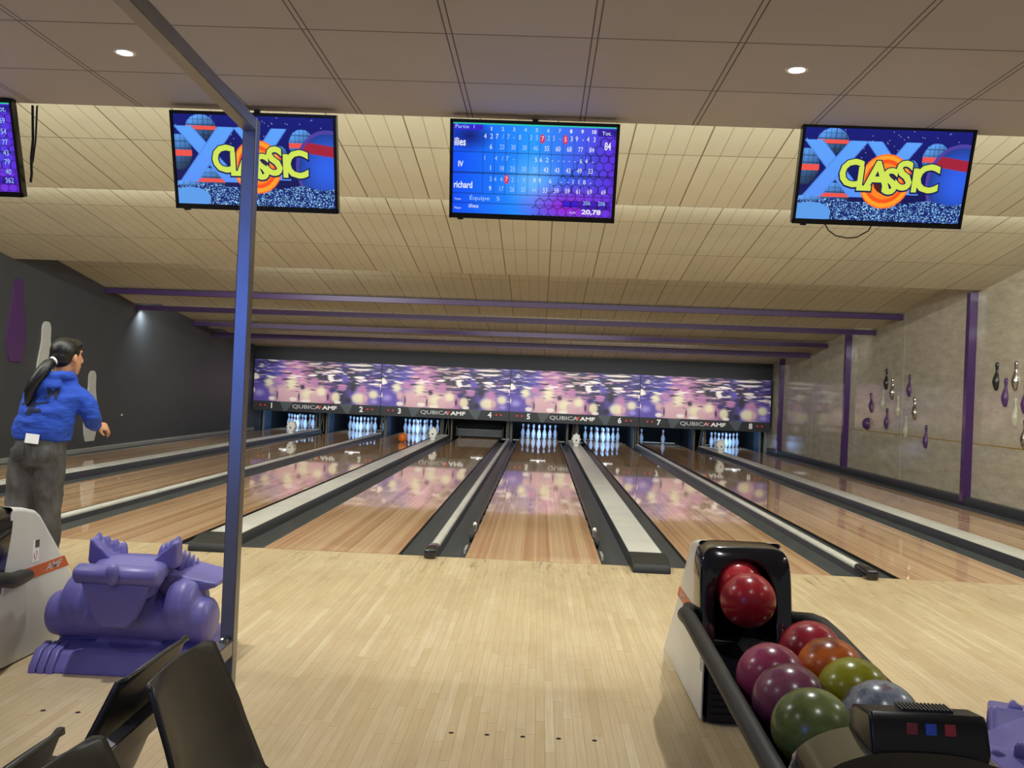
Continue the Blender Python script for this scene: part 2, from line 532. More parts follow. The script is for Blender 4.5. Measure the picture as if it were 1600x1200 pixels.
struct(B().box(XL, XR, -9.0, -2.32, 2.73, 2.78).build('ceiling', M_CEIL))
struct(B().box(XL, XR, -2.37, -2.32, 2.78, 3.80).build('trim_2', M_CEIL))
SECT = [((-2.32, 3.72), (1.75, 3.125)), ((1.75, 3.45), (5.68, 2.905)), ((5.68, 3.22), (9.58, 2.65)), ((9.58, 2.86), (13.6, 2.46)), ((13.6, 2.57), (17.05, 2.22))]
for i, ((y0, z0), (y1, z1)) in enumerate(SECT):
    b = B()
    t = 0.03
    vs = []
    for (x) in (XL, XR):
        for (y, z) in ((y0, z0), (y1, z1), (y1, z1 + t), (y0, z0 + t)):
            vs.append(b.bm.verts.new((x, y, zt(z, x))))
    for f in ((0, 1, 2, 3), (7, 6, 5, 4), (0, 4, 5, 1), (1, 5, 6, 2), (2, 6, 7, 3), (3, 7, 4, 0)):
        b.bm.faces.new([vs[k] for k in f])
    struct(b.build('ceiling', slope_mat(i, y1)))
    if i < 4:                                              # riser closing the step behind the battens
        zn = SECT[i + 1][0][1]
        b = B(); vs = []
        for x in (XL, XR):
            for (y, z) in ((y1 - 0.02, z1 + 0.02), (y1, z1 + 0.02), (y1, zn + 0.03), (y1 - 0.02, zn + 0.03)):
                vs.append(b.bm.verts.new((x, y, zt(z, x))))
        for f in ((0, 1, 2, 3), (7, 6, 5, 4), (0, 4, 5, 1), (1, 5, 6, 2), (2, 6, 7, 3), (3, 7, 4, 0)):
            b.bm.faces.new([vs[k] for k in f])
        struct(b.build('trim_%d' % (3 + i), M_WHITE))

# dark approach dots inlaid in the boards
for px in DOTS:
    d = B().lathe([(0.010, 0.0), (0.010, 0.0006)], 14).build('approach_dot', M_BLACK, FLOOR, loc=(px[0], px[1], 0.0))
# purple cross beams
for (y, z0, z1, lab) in ((8.43, 2.715, 2.80, 'purple ceiling beam nearest the screens, first of four across the hall'),
                         (9.66, 2.535, 2.625, 'dark purple ceiling beam second from the screens, light glowing above it'),
                         (12.45, 2.445, 2.535, 'purple ceiling beam third from the screens, joined to no post'),
                         (13.70, 2.27, 2.385, 'purple ceiling beam closest to the printed masking panels')):
    b = B(); vs = []
    for x in (XL + 0.005, XR - 0.01):
        for (yy, z) in ((y, z0), (y + 0.1, z0), (y + 0.1, z1), (y, z1)):
            vs.append(b.bm.verts.new((x, yy, zt(z, x))))
    for f in ((0, 1, 2, 3), (7, 6, 5, 4), (0, 4, 5, 1), (1, 5, 6, 2), (2, 6, 7, 3), (3, 7, 4, 0)):
        b.bm.faces.new([vs[k] for k in f])
    tag(b.build('ceiling_beam', M_PURP), lab, 'beam', 'purple beams under the hall ceiling')
for (y, zt_, lab) in ((5.80, 2.93, 'purple steel post on the right wall closest to the foul line'), (10.95, 2.70, 'middle purple steel post on the right wall'),
                      (15.85, 2.36, 'purple steel post on the right wall beside the lane eight sign')):
    b = B()
    b.box(XR - 0.11, XR - 0.002, y, y + 0.10, -0.02, zt_)
    tag(b.build('wall_post', M_PURPW), lab, 'post', 'purple posts on the right wall')

# wall edge strips
struct(B().box(XL + 0.0, XL + 0.05, 0.0, 16.9, -0.02, 0.055, bev=0.008).build('trim_7', M_SILV))
struct(B().box(5.862, XR, 0.0, 16.9, -0.16, 0.115, bev=0.012).build('trim_8', M_GUTD))

# ---------------------------------------------------------------- lanes, gutters, dividers
NUM = dict(enumerate('zero one two three four five six seven eight'.split()))
ORD = {1: 'first', 2: 'second', 3: 'third', 4: 'fourth', 5: 'fifth', 6: 'sixth', 7: 'seventh', 8: 'eighth'}
lane_me = B().box(-LW / 2, LW / 2, 0.008, DECK_END, -0.12, 0.0).mesh('lane', M_LANE)
edge_me = B().box(-LW / 2 - 0.004, -LW / 2 - 0.0005, 0.008, DECK_END, -0.13, -0.004).box(LW / 2 + 0.0005, LW / 2 + 0.004, 0.008, DECK_END, -0.13, -0.004).mesh('edge_strip', M_BLACK)
tail_me = B().box(-LW / 2, LW / 2, DECK_END, DECK_END + 0.05, -0.05, 0.012).mesh('tail_plank', M_WHITE)
for n in range(1, 9):
    r = thing('bowling_lane', 'glossy wooden bowling lane under the number %s sign, %s from the charcoal wall' % (NUM[n], ORD[n]), 'lane', (LC[n], 0, 0), group='the eight bowling lanes')
    link('lane_bed', lane_me, r); link('edge_strip', edge_me, r); link('tail_plank', tail_me, r)
struct(B().box(XL, XR, -0.002, 0.008, -0.15, -0.001).build('trim_9', M_BLACK))


def gutter_prof(x0, x1):
    """half-pipe channel between a lane edge x0 and a divider x1"""
    w = x1 - x0; top = []
    for k in range(13):
        t = k / 12
        top.append((x0 + w * t, -0.030 - 0.055 * math.sin(PI * t) + 0.02 * t))
    return [(x0, -0.14)] + [(x1, -0.14)] + top[::-1]


def gutter(x0, x1, parent, name='gutter'):
    return B().prism(gutter_prof(x0, x1), 0.008, 16.9, 'y').build(name, M_GUT, parent, smooth=35)


BOLTS = M_BLACK
def wide_divider(cx, label):
    r = thing('lane_divider', label, 'lane divider', (cx, 0, 0), group='wide lane dividers')
    h = GW / 2 - 0.001; c = 0.135
    gutter(-h + 0.004, -c, r); gutter(h - 0.004, c, r)
    B().prism([(-c, -0.14), (c, -0.14), (c, 0.045), (c - 0.012, 0.075), (-c + 0.012, 0.075), (-c, 0.045)], 0.02, 16.9, 'y').build('divider_body', M_GUTD, r, smooth=35)
    pts = [(-0.128, 0.076)] + [(-0.128 + 0.256 * k / 8, 0.083 + 0.010 * math.sin(PI * k / 8)) for k in range(9)] + [(0.128, 0.076)]
    B().prism(pts, 0.10, 16.8, 'y').build('cap_plate', M_CAP, r, smooth=40)
    b = B()
    prof = [(-0.27, 0.0), (-0.27, 0.03), (-0.245, 0.062), (-0.05, 0.092), (0.10, 0.094), (0.10, 0.0)]
    b.prism(prof, -0.142, 0.142, 'x', bev=0.012)
    b.build('end_block', M_RUBBER, r, smooth=40)
    return r


def narrow_divider(cx, label):
    r = thing('lane_divider', label, 'lane divider', (cx, 0, 0), group='narrow lane dividers')
    h = GN / 2 - 0.001; c = 0.055
    gutter(-h + 0.004, -c, r); gutter(h - 0.004, c, r)
    B().prism([(-c, -0.14), (c, -0.14), (c, -0.01), (0.03, 0.03), (-0.03, 0.03), (-c, -0.01)], 0.02, 16.9, 'y').build('divider_body', M_GUTD, r, smooth=35)
    pts = [(0.036 * math.cos(a), 0.042 + 0.026 * math.sin(a)) for a in [PI * 2 * k / 14 for k in range(14)]]
    B().prism(pts, 0.16, 16.8, 'y').build('cap_rail', M_CAP, r, smooth=60)
    b = B()
    b.box(-0.047, 0.047, -0.13, 0.17, 0.0, 0.078, bev=0.022, seg=4)
    b.build('end_cap', M_GLOSSBLACK, r, smooth=60)
    return r


GAPX = {(a, a + 1): (LC[a] + LC[a + 1]) / 2 for a in range(1, 8)}
for a in (1, 3, 5, 7):
    wide_divider(GAPX[(a, a + 1)], 'wide grey-topped divider and gutters between lanes %s and %s' % (NUM[a], NUM[a + 1]))
for a in (2, 4, 6):
    narrow_divider(GAPX[(a, a + 1)], 'narrow silver-railed divider and gutters between lanes %s and %s' % (NUM[a], NUM[a + 1]))
tag(gutter(LC[1] - LW / 2 - 0.004, XL + 0.05, None, 'lane_gutter'), 'dark grey gutter along the charcoal wall beside lane one', 'gutter')
tag(gutter(LC[8] + LW / 2 + 0.004, 5.862, None, 'lane_gutter'), 'dark grey gutter along the right wall beside lane eight', 'gutter')

# raised bumpers of lane 5
for s, w in ((-1, 'left'), (1, 'right')):
    r = thing('bumper_rail', 'raised slotted bumper rail along the %s edge of lane five' % w, 'bumper rail', (s * (LW / 2 + 0.028), 0, 0), group='raised bumpers of lane 5')
    b = B()
    b.box(-0.012, 0.012, 0.9, 16.5, 0.0, 0.045, bev=0.006)
    b.build('rail_bar', M_GUTD, r)
    b = B()
    for k in range(26):
        b.box(-0.011, 0.011, 0.95 + k * 0.6, 1.15 + k * 0.6, -0.038, 0.0)
    tag(b.build('rail_support', M_BLACK, r), kind='stuff')
    b = B(); b.lathe([(0.012, -0.045), (0.016, -0.03), (0.018, 0.03), (0.010, 0.045)], 12, (s * 0.003, 1.5, 0.02))
    tag(b.build('end_pad', M_WHITE, r, smooth=50), 'white rounded end pad')
    b = B(); b.box(-0.01, 0.01, 0.35, 0.55, -0.035, 0.01, bev=0.003).build('pivot_plate', M_SILV, r)

# white scalloped hoods at the far end of the wide dividers
for a in (1, 3, 5, 7):
    r = thing('divider_hood', 'white scalloped hood with dark centre hole on the divider between lanes %s and %s' % (NUM[a], NUM[a + 1]), 'hood', (GAPX[(a, a + 1)] - 0.02 * (a - 4), 14.15, 0.0945), group='white hoods at the far end of the dividers')
    b = B()
    seg = 24; prof = [(0.085, -0.06, 0), (0.105, -0.05, 1), (0.12, 0.0, 1), (0.115, 0.10, 1), (0.09, 0.24, 0.5), (0.03, 0.30, 0)]
    rings = []
    for (rad, yy, sc) in prof:
        rings.append([b.bm.verts.new((0.85 * (rad * (1 + 0.12 * sc * math.cos(8 * 2 * PI * k / seg))) * math.cos(2 * PI * k / seg), yy, 0.158 + 1.12 * (rad * (1 + 0.12 * sc * math.cos(8 * 2 * PI * k / seg))) * math.sin(2 * PI * k / seg))) for k in range(seg)])
    for p, q in zip(rings, rings[1:]):
        for k in range(seg): b.bm.faces.new((p[k], p[(k + 1) % seg], q[(k + 1) % seg], q[k]))
    b.bm.faces.new(rings[0]); b.bm.faces.new(rings[-1])
    b.build('hood_shell', M_WHITE, r, smooth=25)
    B().lathe([(0.018, 0), (0.018, 0.004)], 14, (0, -0.066, 0.135), axis='y').build('hole', M_BLACK, r)
    B().box(-0.05, 0.05, -0.02, 0.2, 0.0, 0.05).build('foot', M_WHITE, r)

# ---------------------------------------------------------------- masking units
def paint_mask():
    NU, NV = 360, 112
    u = np.linspace(0, 1, NU + 1)[None, :].repeat(NV + 1, 0)
    v = np.linspace(0, 1, NV + 1)[:, None].repeat(NU + 1, 1)     # v: 0 top, 1 bottom
    rng = np.random.RandomState(7)
    # ragged horizontal tearing, strong at the top and none at the bottom
    rows = np.interp(np.linspace(0, 1, NV + 1), np.linspace(0, 1, 34), rng.randn(34))
    amp = np.clip(1.15 - v * 1.55, 0, 1)
    px = 85 + 1470 * u + rows[:, None] * 26 * amp
    py = v * 472
    X = {'C': (.90, .88, .74), 'P': (.70, .47, .66), 'Q': (.82, .66, .70), 'V': (.36, .30, .66), 'I': (.17, .14, .42), 'L': (.62, .58, .84), 'D': (.13, .13, .19), 'W': (.95, .92, .88), 'B': (.30, .36, .72)}
    base_x = [85, 250, 380, 480, 640, 820, 960, 1080, 1230, 1330, 1470, 1556]
    top = 'I I V P P D D I D I I I'.split(); bot = 'V V Q Q Q Q P D V Q V V'.split()
    tc = np.array([X[k] for k in top]); bc = np.array([X[k] for k in bot])
    img = np.zeros((NV + 1, NU + 1, 3))
    w = np.clip((v - 0.35) / 0.35, 0, 1)
    for k in range(3):
        img[..., k] = np.interp(px, base_x, tc[:, k]) * (1 - w) + np.interp(px, base_x, bc[:, k]) * w
    blobs = []
    for _ in range(330):                                     # streaks of the upper half
        bx = rng.uniform(85, 1555); by = rng.beta(1.1, 1.7) * 380
        zone = 'W L P V D D I D'.split() if bx > 900 else 'W Q P Q D P D V'.split() if bx > 400 else 'L I V W D I B'.split()
        blobs.append((bx, by, rng.uniform(28, 85), rng.uniform(4, 11), zone[rng.randint(len(zone))], 0.7))
    for _ in range(46):
        blobs.append((rng.uniform(85, 1555), rng.beta(1.0, 1.6) * 300, rng.uniform(50, 120), rng.uniform(8, 15), 'WWDIDQ'[rng.randint(6)], 0.5))
    blobs += [(100, 195, 50, 50, 'W', .5), (250, 190, 45, 8, 'W', .4), (520, 195, 70, 9, 'W', .4), (760, 160, 70, 18, 'W', .5), (970, 190, 45, 55, 'W', .5), (960, 120, 55, 14, 'W', .5),
              (1300, 25, 190, 15, 'W', .35), (1320, 75, 130, 14, 'W', .35), (1310, 165, 80, 22, 'W', .5), (1290, 200, 40, 10, 'W', .5), (1300, 48, 140, 7, 'D', .5), (640, 20, 60, 10, 'D', .5),
              (780, 30, 90, 10, 'W', .4), (590, 70, 60, 30, 'Q', .6), (470, 40, 70, 22, 'Q', .6), (1230, 260, 50, 110, 'D', .7), (1000, 320, 60, 40, 'I', .7), (930, 60, 90, 16, 'Q', .6),
              (1140, 190, 55, 60, 'V', .6), (650, 300, 40, 40, 'D', .8), (360, 220, 70, 60, 'P', .7), (780, 240, 80, 60, 'P', .6), (1110, 285, 65, 50, 'P', .45), (1340, 300, 70, 60, 'P', .6),
              (180, 330, 110, 70, 'V', .8), (150, 380, 90, 60, 'L', .9),
              (260, 260, 72, 85, 'C', .8), (300, 350, 55, 60, 'Q', .6), (520, 265, 88, 105, 'C', .8), (425, 375, 62, 62, 'Q', .5), (545, 375, 60, 55, 'Q', .6), (300, 440, 48, 30, 'W', .4), (545, 440, 55, 30, 'W', .4),
              (715, 385, 105, 84, 'C', .7), (770, 400, 60, 60, 'Q', .6), (870, 345, 70, 74, 'C', .7), (890, 420, 60, 50, 'Q', .6), (690, 455, 70, 22, 'W', .4),
              (1035, 400, 64, 76, 'C', .6), (1060, 455, 50, 25, 'W', .4), (1290, 400, 92, 72, 'C', .6), (1375, 400, 38, 50, 'Q', .5), (1470, 350, 72, 68, 'C', .7), (1480, 430, 60, 40, 'L', .7),
              (1570, 250, 40, 60, 'W', .5), (70, 350, 40, 50, 'W', .5), (1180, 430, 60, 50, 'D', .8), (360, 400, 14, 70, 'D', .9), (610, 410, 14, 70, 'D', .9), (945, 400, 20, 60, 'D', .9)]
    for (bx, by, rx, ry, c, soft) in blobs:
        if c == 'C': rx, ry = rx * 1.12, ry * 1.1
        d = np.sqrt(((px - bx) / rx) ** 2 + ((py - by) / ry) ** 2)
        a = np.clip((1.0 - d) / soft, 0, 1); a = a * a * (3 - 2 * a) * 0.93
        img = img * (1 - a[..., None]) + np.array(X[c]) * a[..., None]
    return NU, NV, img


M_MASK = NT('masking_print'); _a = M_MASK.n('ShaderNodeVertexColor', layer_name='print'); M_MASK.color(_a.outputs[0]); M_MASK.b.inputs['Roughness'].default_value = 0.45; M_MASK = M_MASK.m
NU, NV, IMG = paint_mask()
PW = PAIR - 0.012
ZT, ZB = 1.845, 0.765
b = B()
b.grid(lambda s, t: Vector((-PW / 2 + PW * s, 0, ZT + (ZB - ZT) * t)), NU, NV)
mask_me = b.mesh('masking_print', M_MASK, normals=False)
attr = mask_me.color_attributes.new('print', 'FLOAT_COLOR', 'POINT')
buf = np.ones(((NU + 1), (NV + 1), 4), np.float32)
srgb = np.clip(IMG, 0, 1); buf[..., :3] = np.where(srgb <= 0.04045, srgb / 12.92, ((srgb + 0.055) / 1.055) ** 2.4).transpose(1, 0, 2)
attr.data.foreach_set('color', buf.reshape(-1))
M_SIGN = mat('sign_board', '23272B', 0.5)
M_SIGNG = mat('sign_board_grey', '4A5156', 0.5)
for a in (1, 3, 5, 7):
    cx = (LC[a] + LC[a + 1]) / 2
    r = thing('masking_unit', 'purple printed masking panel with the number strip for lanes %s and %s' % (NUM[a], NUM[a + 1]), 'masking panel', (cx, YM, 0), group='printed masking panels above the pins')
    link('printed_panel', mask_me, r, (0, -0.004, 0))
    B().box(-PW / 2, PW / 2, 0.0, 0.05, ZB, ZT).build('panel_back', M_DARK, r)
    s = B().box(-PW / 2, PW / 2, -0.03, 0.04, 0.515, ZB).build('sign_board', M_SIGN, r)
    for sg in (-1, 1):
        f = B()
        f.prism([(sg * 0.95, 0.765), (sg * 0.60, 0.765), (sg * 0.78, 0.52), (sg * 0.85, 0.52)], -0.0325, -0.031, 'y')
        f.build('grey_chevron', M_SIGNG, s)
    text('lettering', 'QUBICA', 0.135, M_PRINTG, s, (-0.63, -0.034, 0.648), sx=1.45, align='LEFT', off=0.002)
    text('lettering', 'AMF', 0.135, M_PRINTW, s, (0.16, -0.034, 0.648), sx=1.45, align='LEFT', off=0.004, shear=0.03)
    B().prism([(0.045, 0.695), (0.145, 0.695), (0.095, 0.60)], -0.0345, -0.0335, 'y').build('red_triangle', M_PRINTR, s)
    for n, sg in ((a, -1), (a + 1, 1)):
        tag(B().box(LC[n] - cx - 0.20, LC[n] - cx + 0.20, 0.50, 0.53, 0.50, 0.516, bev=0.003).box(LC[n] - cx - 0.03, LC[n] - cx + 0.03, 0.04, 0.50, 0.516, 0.53).build('strip_lamp', M_PINLAMP, r), 'short white strip lamp')
        text('number', str(n), 0.19, M_PRINTW, s, (sg * 1.17, -0.034, 0.645), off=0.006)
        for q in (0.17, 0.29):
            B().lathe([(0.024, 0), (0.024, 0.003)], 12, (sg * (1.17 + q), -0.036, 0.66), axis='y').build('indicator_lamp', M_LED, s)

# ---------------------------------------------------------------- pit: kickbacks, posts, pin lamps
for n in range(1, 9):
    for s, w in ((-1, 'left'), (1, 'right')):
        x = LC[n] + s * 0.765
        r = thing('kickback_panel', 'kickback board with lit blue-grey front on the %s side of the lane %s pins' % (w, NUM[n]), 'kickback board', (x, 0, 0), group='kickback boards beside the pins')
        B().box(-0.012, 0.012, 17.7, 18.35, -0.14, 0.75).build('lit_front', M_KICKLIT, r)  # lamplight on the board's front end is put into its colour
        B().box(-0.012, 0.012, 18.35, 19.9, -0.14, 0.75).build('unlit_rear', M_PIT, r)  # same board painted black where the lamplight does not reach
        B().box(-0.017, 0.017, 17.62, 17.7, -0.14, 0.60).build('front_post', M_PITBEI, r)
    if n != 4:
        area('pin_light', (LC[n], 17.30, 0.513), 0.4, 0.014, 17.0 if n != 7 else 9.0, (0.13, 0.46, 1.0), rot=(1.25, 0, 0), spread=2.6)
        area('pin_light', (LC[n], 17.5, 0.95), 0.8, 0.03, 3.4 if n != 7 else 2.0, (1.0, 0.86, 0.95), rot=(0.75, 0, 0), spread=2.6)
for a in range(1, 8):
    cx = GAPX[(a, a + 1)]; wide = a % 2 == 1
    r = thing('pit_frame', 'dim beige machine frame between the pin decks of lanes %s and %s' % (NUM[a], NUM[a + 1]), 'machine frame', (cx, 0, 0), group='machine frames between the pin decks')
    hw = 0.14 if wide else 0.06
    for s in (-1, 1):
        B().box(s * hw - 0.022, s * hw + 0.022, 17.35, 17.42, -0.1, 0.75).build('upright', M_PITBEI, r)
    if wide:
        B().tube([(-0.02, 17.3, 0.0), (0.05, 17.36, 0.62)], 0.014, 8).tube([(0.08, 17.3, 0.0), (0.05, 17.36, 0.62)], 0.012, 8).build('brace', M_PITBEI, r)
    B().box(-hw, hw, 17.36, 17.41, 0.55, 0.62).build('crossbar', M_PITBEI, r)

# sweep bar lowered over lane 4
r = thing('sweep_bar', 'lowered dark sweep bar closing off the pin deck of lane four', 'sweep bar', (LC[4], 17.55, 0))
B().box(-0.60, 0.60, 0.0, 0.05, 0.03, 0.25, bev=0.01).build('board', M_GUTD, r)
B().box(-0.60, 0.60, -0.02, 0.0, 0.20, 0.23).box(-0.60, 0.60, -0.02, 0.0, 0.05, 0.075).build('edge_bar', M_GUT, r)
for s in (-1, 1):
    B().box(s * 0.62 - 0.02, s * 0.62 + 0.02, -0.05, 0.4, 0.02, 0.30, bev=0.01).build('arm', M_BLACK, r)
B().box(-0.62, 0.62, 0.3, 0.34, 0.26, 0.7).build('curtain', M_PIT, r)

# ---------------------------------------------------------------- pins
PROF = [(0.0, 0.0), (0.026, 0.0), (0.0285, 0.004), (0.036, 0.02), (0.0445, 0.045), (0.0535, 0.075), (0.0600, 0.105), (0.0605, 0.125), (0.0565, 0.150), (0.0470, 0.185), (0.036, 0.215), (0.0275, 0.238), (0.0232, 0.262), (0.0240, 0.285), (0.0280, 0.310), (0.0318, 0.335), (0.0322, 0.350), (0.029, 0.366), (0.020, 0.377), (0.009, 0.381), (0.0, 0.3812)]
pin_me = B().lathe(PROF, 20).mesh('pin', M_PIN, smooth=179)
ROWD = 0.264
SPOTS = [(0, 0, 'head pin at the front')] + [(-.1524, 1, 'left pin of the second row'), (.1524, 1, 'right pin of the second row')] + \
        [(-.3048, 2, 'left pin of the third row'), (0, 2, 'middle pin of the third row'), (.3048, 2, 'right pin of the third row')] + \
        [(-.4572, 3, 'outer left pin of the back row'), (-.1524, 3, 'inner left pin of the back row'), (.1524, 3, 'inner right pin of the back row'), (.4572, 3, 'outer right pin of the back row')]
for n in (1, 2, 3, 5, 6, 7, 8):
    for k, (dx, row, lab) in enumerate(SPOTS):
        if n == 7 and k not in (6, 8): continue
        o = link('bowling_pin', pin_me, None, (LC[n] + dx, 18.288 + row * ROWD, 0.0015))
        if n == 7:
            lab = 'lone left standing pin' if k == 6 else 'lone right standing pin'
        tag(o, 'white bowling pin, %s under the lane %s sign' % (lab, NUM[n]), 'bowling pin', 'bowling pins on lane %s' % NUM[n])
tag(link('bowling_ball', B().ball((0, 0, 0), 0.1085, 28, 18).mesh('rolling_ball', ball_mat('orange_rolling_ball', 'C2571A', 'D9702A'), 179), None, (-3.147, 14.25, 0.110)), 'orange bowling ball rolling towards the pins of lane three', 'bowling ball')

# ---------------------------------------------------------------- recessed spots
for i, (x, y) in enumerate(DOWN):
    r = thing('downlight', ['bright recessed ceiling spot beyond the leftmost screen', 'bright recessed ceiling spot beside the steel frame above the left X CLASSIC screen', 'bright recessed ceiling spot near the right X CLASSIC screen', 'bright recessed ceiling spot beyond the right screen'][i], 'ceiling light', (x, y, 2.73), group='recessed ceiling spots')
    B().lathe([(0.034, 0.0), (0.034, -0.006), (0.046, -0.006), (0.048, -0.001), (0.048, 0.0)], 24).build('rim', M_WHITE, r, smooth=40)
    B().lathe([(0.033, -0.003), (0.033, -0.004)], 24).build('lens', M_LAMP, r)

# ---------------------------------------------------------------- screens
def emis_attr(name, strength):
    n = NT(name); a = n.n('ShaderNodeVertexColor', layer_name='picture')
    n.b.inputs['Base Color'].default_value = (0.01, 0.01, 0.01, 1); n.b.inputs['Roughness'].default_value = 0.2
    n.l(a.outputs[0], n.b.inputs['Emission Color']); n.b.inputs['Emission Strength'].default_value = strength
    return n.m


SW, SH = 0.842, 0.462
def picture_mesh(name, img, m):
    h, w, _ = img.shape; NU_, NV_ = w - 1, h - 1
    b = B(); b.grid(lambda s, t: Vector((-SW / 2 + SW * s, 0, SH / 2 - SH * t)), NU_, NV_)
    me = b.mesh(name, m, normals=False)
    at = me.color_attributes.new('picture', 'FLOAT_COLOR', 'POINT')
    c = np.clip(img, 0, 1); c = np.where(c <= 0.04045, c / 12.92, ((c + 0.055) / 1.055) ** 2.4)
    bf = np.ones((w, h, 4), np.float32); bf[..., :3] = c.transpose(1, 0, 2)
    at.data.foreach_set('color', bf.reshape(-1)); return me


def paint_classic():
    w, h = 300, 166
    U, V = np.meshgrid(np.linspace(0, 1, w), np.linspace(0, 1, h))
    rng = np.random.RandomState(3)
    img = np.zeros((h, w, 3)) + np.array((.05, .06, .28)) + (1 - V)[..., None] * np.array((.0, .02, .18))
    for _ in range(60):
        a, b_ = rng.randint(2, h // 3), rng.randint(2, w - 2); img[a, b_] = (.9, .95, 1)
    def put(mask, col, soft=None):
        c = np.array(col); img[mask] = c if c.ndim == 1 else c[mask]
    def ell(u, v, ru, rv): return ((U - u) / ru) ** 2 + ((V - v) / rv) ** 2
    def dome(u, v, ru, rv):
        d = ell(u, v, ru, rv); m = d < 1
        sh = 0.55 + 0.45 * np.clip(-(V - v) / rv * 0.7 - (U - u) / ru * 0.4 + .3, -0.6, 1)
        img[m] = (np.array((.36, .62, .95)) * sh[..., None])[m]
        lines = (np.abs(((U - u) / ru * 3) % 1 - .5) < .06) | (np.abs(((V - v) / rv * 2.5) % 1 - .5) < .06)
        img[m & lines] *= .6
        img[m & (np.abs(V - v - rv * .05) < rv * .16)] = (.92, .32, .28)
    dome(.17, .14, .095, .14); dome(.02, .42, .085, .2); dome(.80, .30, .08, .17); dome(.20, .72, .11, .13); dome(.06, .87, .12, .14); dome(.66, .44, .05, .12)
    # far right: large plain blue sphere with a violet band
    d = ell(.96, .55, .2, .42); m = d < 1; img[m] = (np.array((.16, .34, .82)) * (1.1 - .5 * d)[..., None])[m]
    m = (d > .82) & (d < 1); img[m] = (.30, .24, .62)
    m = (np.abs((V - .36) - .25 * (U - .96)) < .06) & (ell(.96, .55, .2, .42) < .82); img[m] = (.62, .12, .22)
    # the two big letters X
    def stroke(u0, v0, u1, v1, t):
        du, dv = u1 - u0, v1 - v0; s = (V - v0) / dv
        c = U - (u0 + du * s); return (s >= 0) & (s <= 1), c
    for (x0, x1, x2, x3, t0, t1, th) in ((.055, .33, .08, .36, .13, .74, .058), (.42, .66, .44, .68, .13, .70, .05)):
        for (a, b_) in ((x0, x3), (x1, x2)):
            ok, c = stroke(a, t0, b_, t1, th)
            img[ok & (np.abs(c) < th)] = (.30, .52, .88)
            m = ok & (np.abs(c) < th - .008); img[m] = (np.array((.36, .64, .97)) - V[..., None] * np.array((.02, .10, .02)))[m]
    # gravel floor
    g = rng.rand(h, w); nb = (g + np.roll(g, 1, 0) + np.roll(g, 1, 1)) / 3
    m = V > (.78 + .02 * np.sin(U * 22))
    img[m] = (np.array((.10, .22, .62)) * (nb * 1.6)[..., None] + np.array((.5, .6, .8)) * (nb > .66)[..., None])[m]
    img[ell(.08, .93, .13, .12) < 1] = (.35, .6, .9)
    # orange ring behind the word
    d = np.sqrt(ell(.515, .56, .155, .30))
    for (lo, hi, c) in ((.0, 1.0, (.98, .42, .12)), (.0, .95, (.98, .62, .16)), (0, .80, (.95, .32, .10)), (0, .66, (.98, .52, .14)), (0, .45, (.32, .10, .10))):
        img[(d >= lo) & (d < hi)] = c
    return img


def paint_score():
    w, h = 200, 112
    U, V = np.meshgrid(np.linspace(0, 1, w), np.linspace(0, 1, h))
    img = np.zeros((h, w, 3))
    left = np.array((.02, .30, .95)); mid = np.array((.14, .60, 1.0)); right = np.array((.36, .18, .86)); mag = np.array((.62, .12, .84))
    t = np.clip(U / .5, 0, 1)[..., None]; s = np.clip((U - .5) / .5, 0, 1)[..., None]
    img = left * (1 - t) + mid * t; img = img * (1 - s) + right * s
    k = np.clip(1 - np.sqrt(((U - .72) / .35) ** 2 + ((V - .9) / .3) ** 2), 0, 1)[..., None]; img = img * (1 - k) + mag * k
    k = np.clip(1 - np.sqrt(((U - .5) / .2) ** 2 + ((V - .62) / .35) ** 2), 0, 1)[..., None] * .45; img = img * (1 - k) + np.array((.75, .85, 1)) * k
    k = np.clip(1 - np.sqrt(((U - .1) / .16) ** 2 + ((V - .14) / .18) ** 2), 0, 1)[..., None] * .8; img = img * (1 - k) + np.array((.02, .03, .3)) * k
    img[V < .018] = (.15, .8, .65)
    m = (V > .018) & (V < .08) & (U < .185); img[m] = (.20, .12, .80)
    m = (V > .02) & (V < .10) & (U > .885); img[m] = (.18, .10, .62)
    m = (V > .82) & (V < .91) & ((U > .80) & (U < .99)); img[m] = (.25, .10, .72)
    m = (V > .82) & (V < .90) & ((U > .69) & (U < .79)); img[m] = (.22, .08, .80)
    for v in (.318, .545, .778, .885): img[np.abs(V - v) < .005] *= .62
    for k in range(11):
        img[(np.abs(U - (.184 + .0705 * k)) < .0026) & (V > .1) & (V < .78)] *= .78
    # hexagon mesh over the violet corner
    hx_, hy_ = U * 1.82 / .10, V / .10
    def cell(px_, py_):
        qx, qy = np.abs(px_), np.abs(py_); return np.maximum(qx, qx * .5 + qy * .8660254)
    rx_, ry_ = 1.0, 1.7320508
    a1 = cell((hx_ % rx_) - rx_ / 2, (hy_ % ry_) - ry_ / 2); a2 = cell(((hx_ - rx_ / 2) % rx_) - rx_ / 2, ((hy_ - ry_ / 2) % ry_) - ry_ / 2)
    edge = np.minimum(a1, a2) / .5
    m = (edge > .88) & (U + V * .55 > .98) & (U > .5); img[m] *= .55
    return img


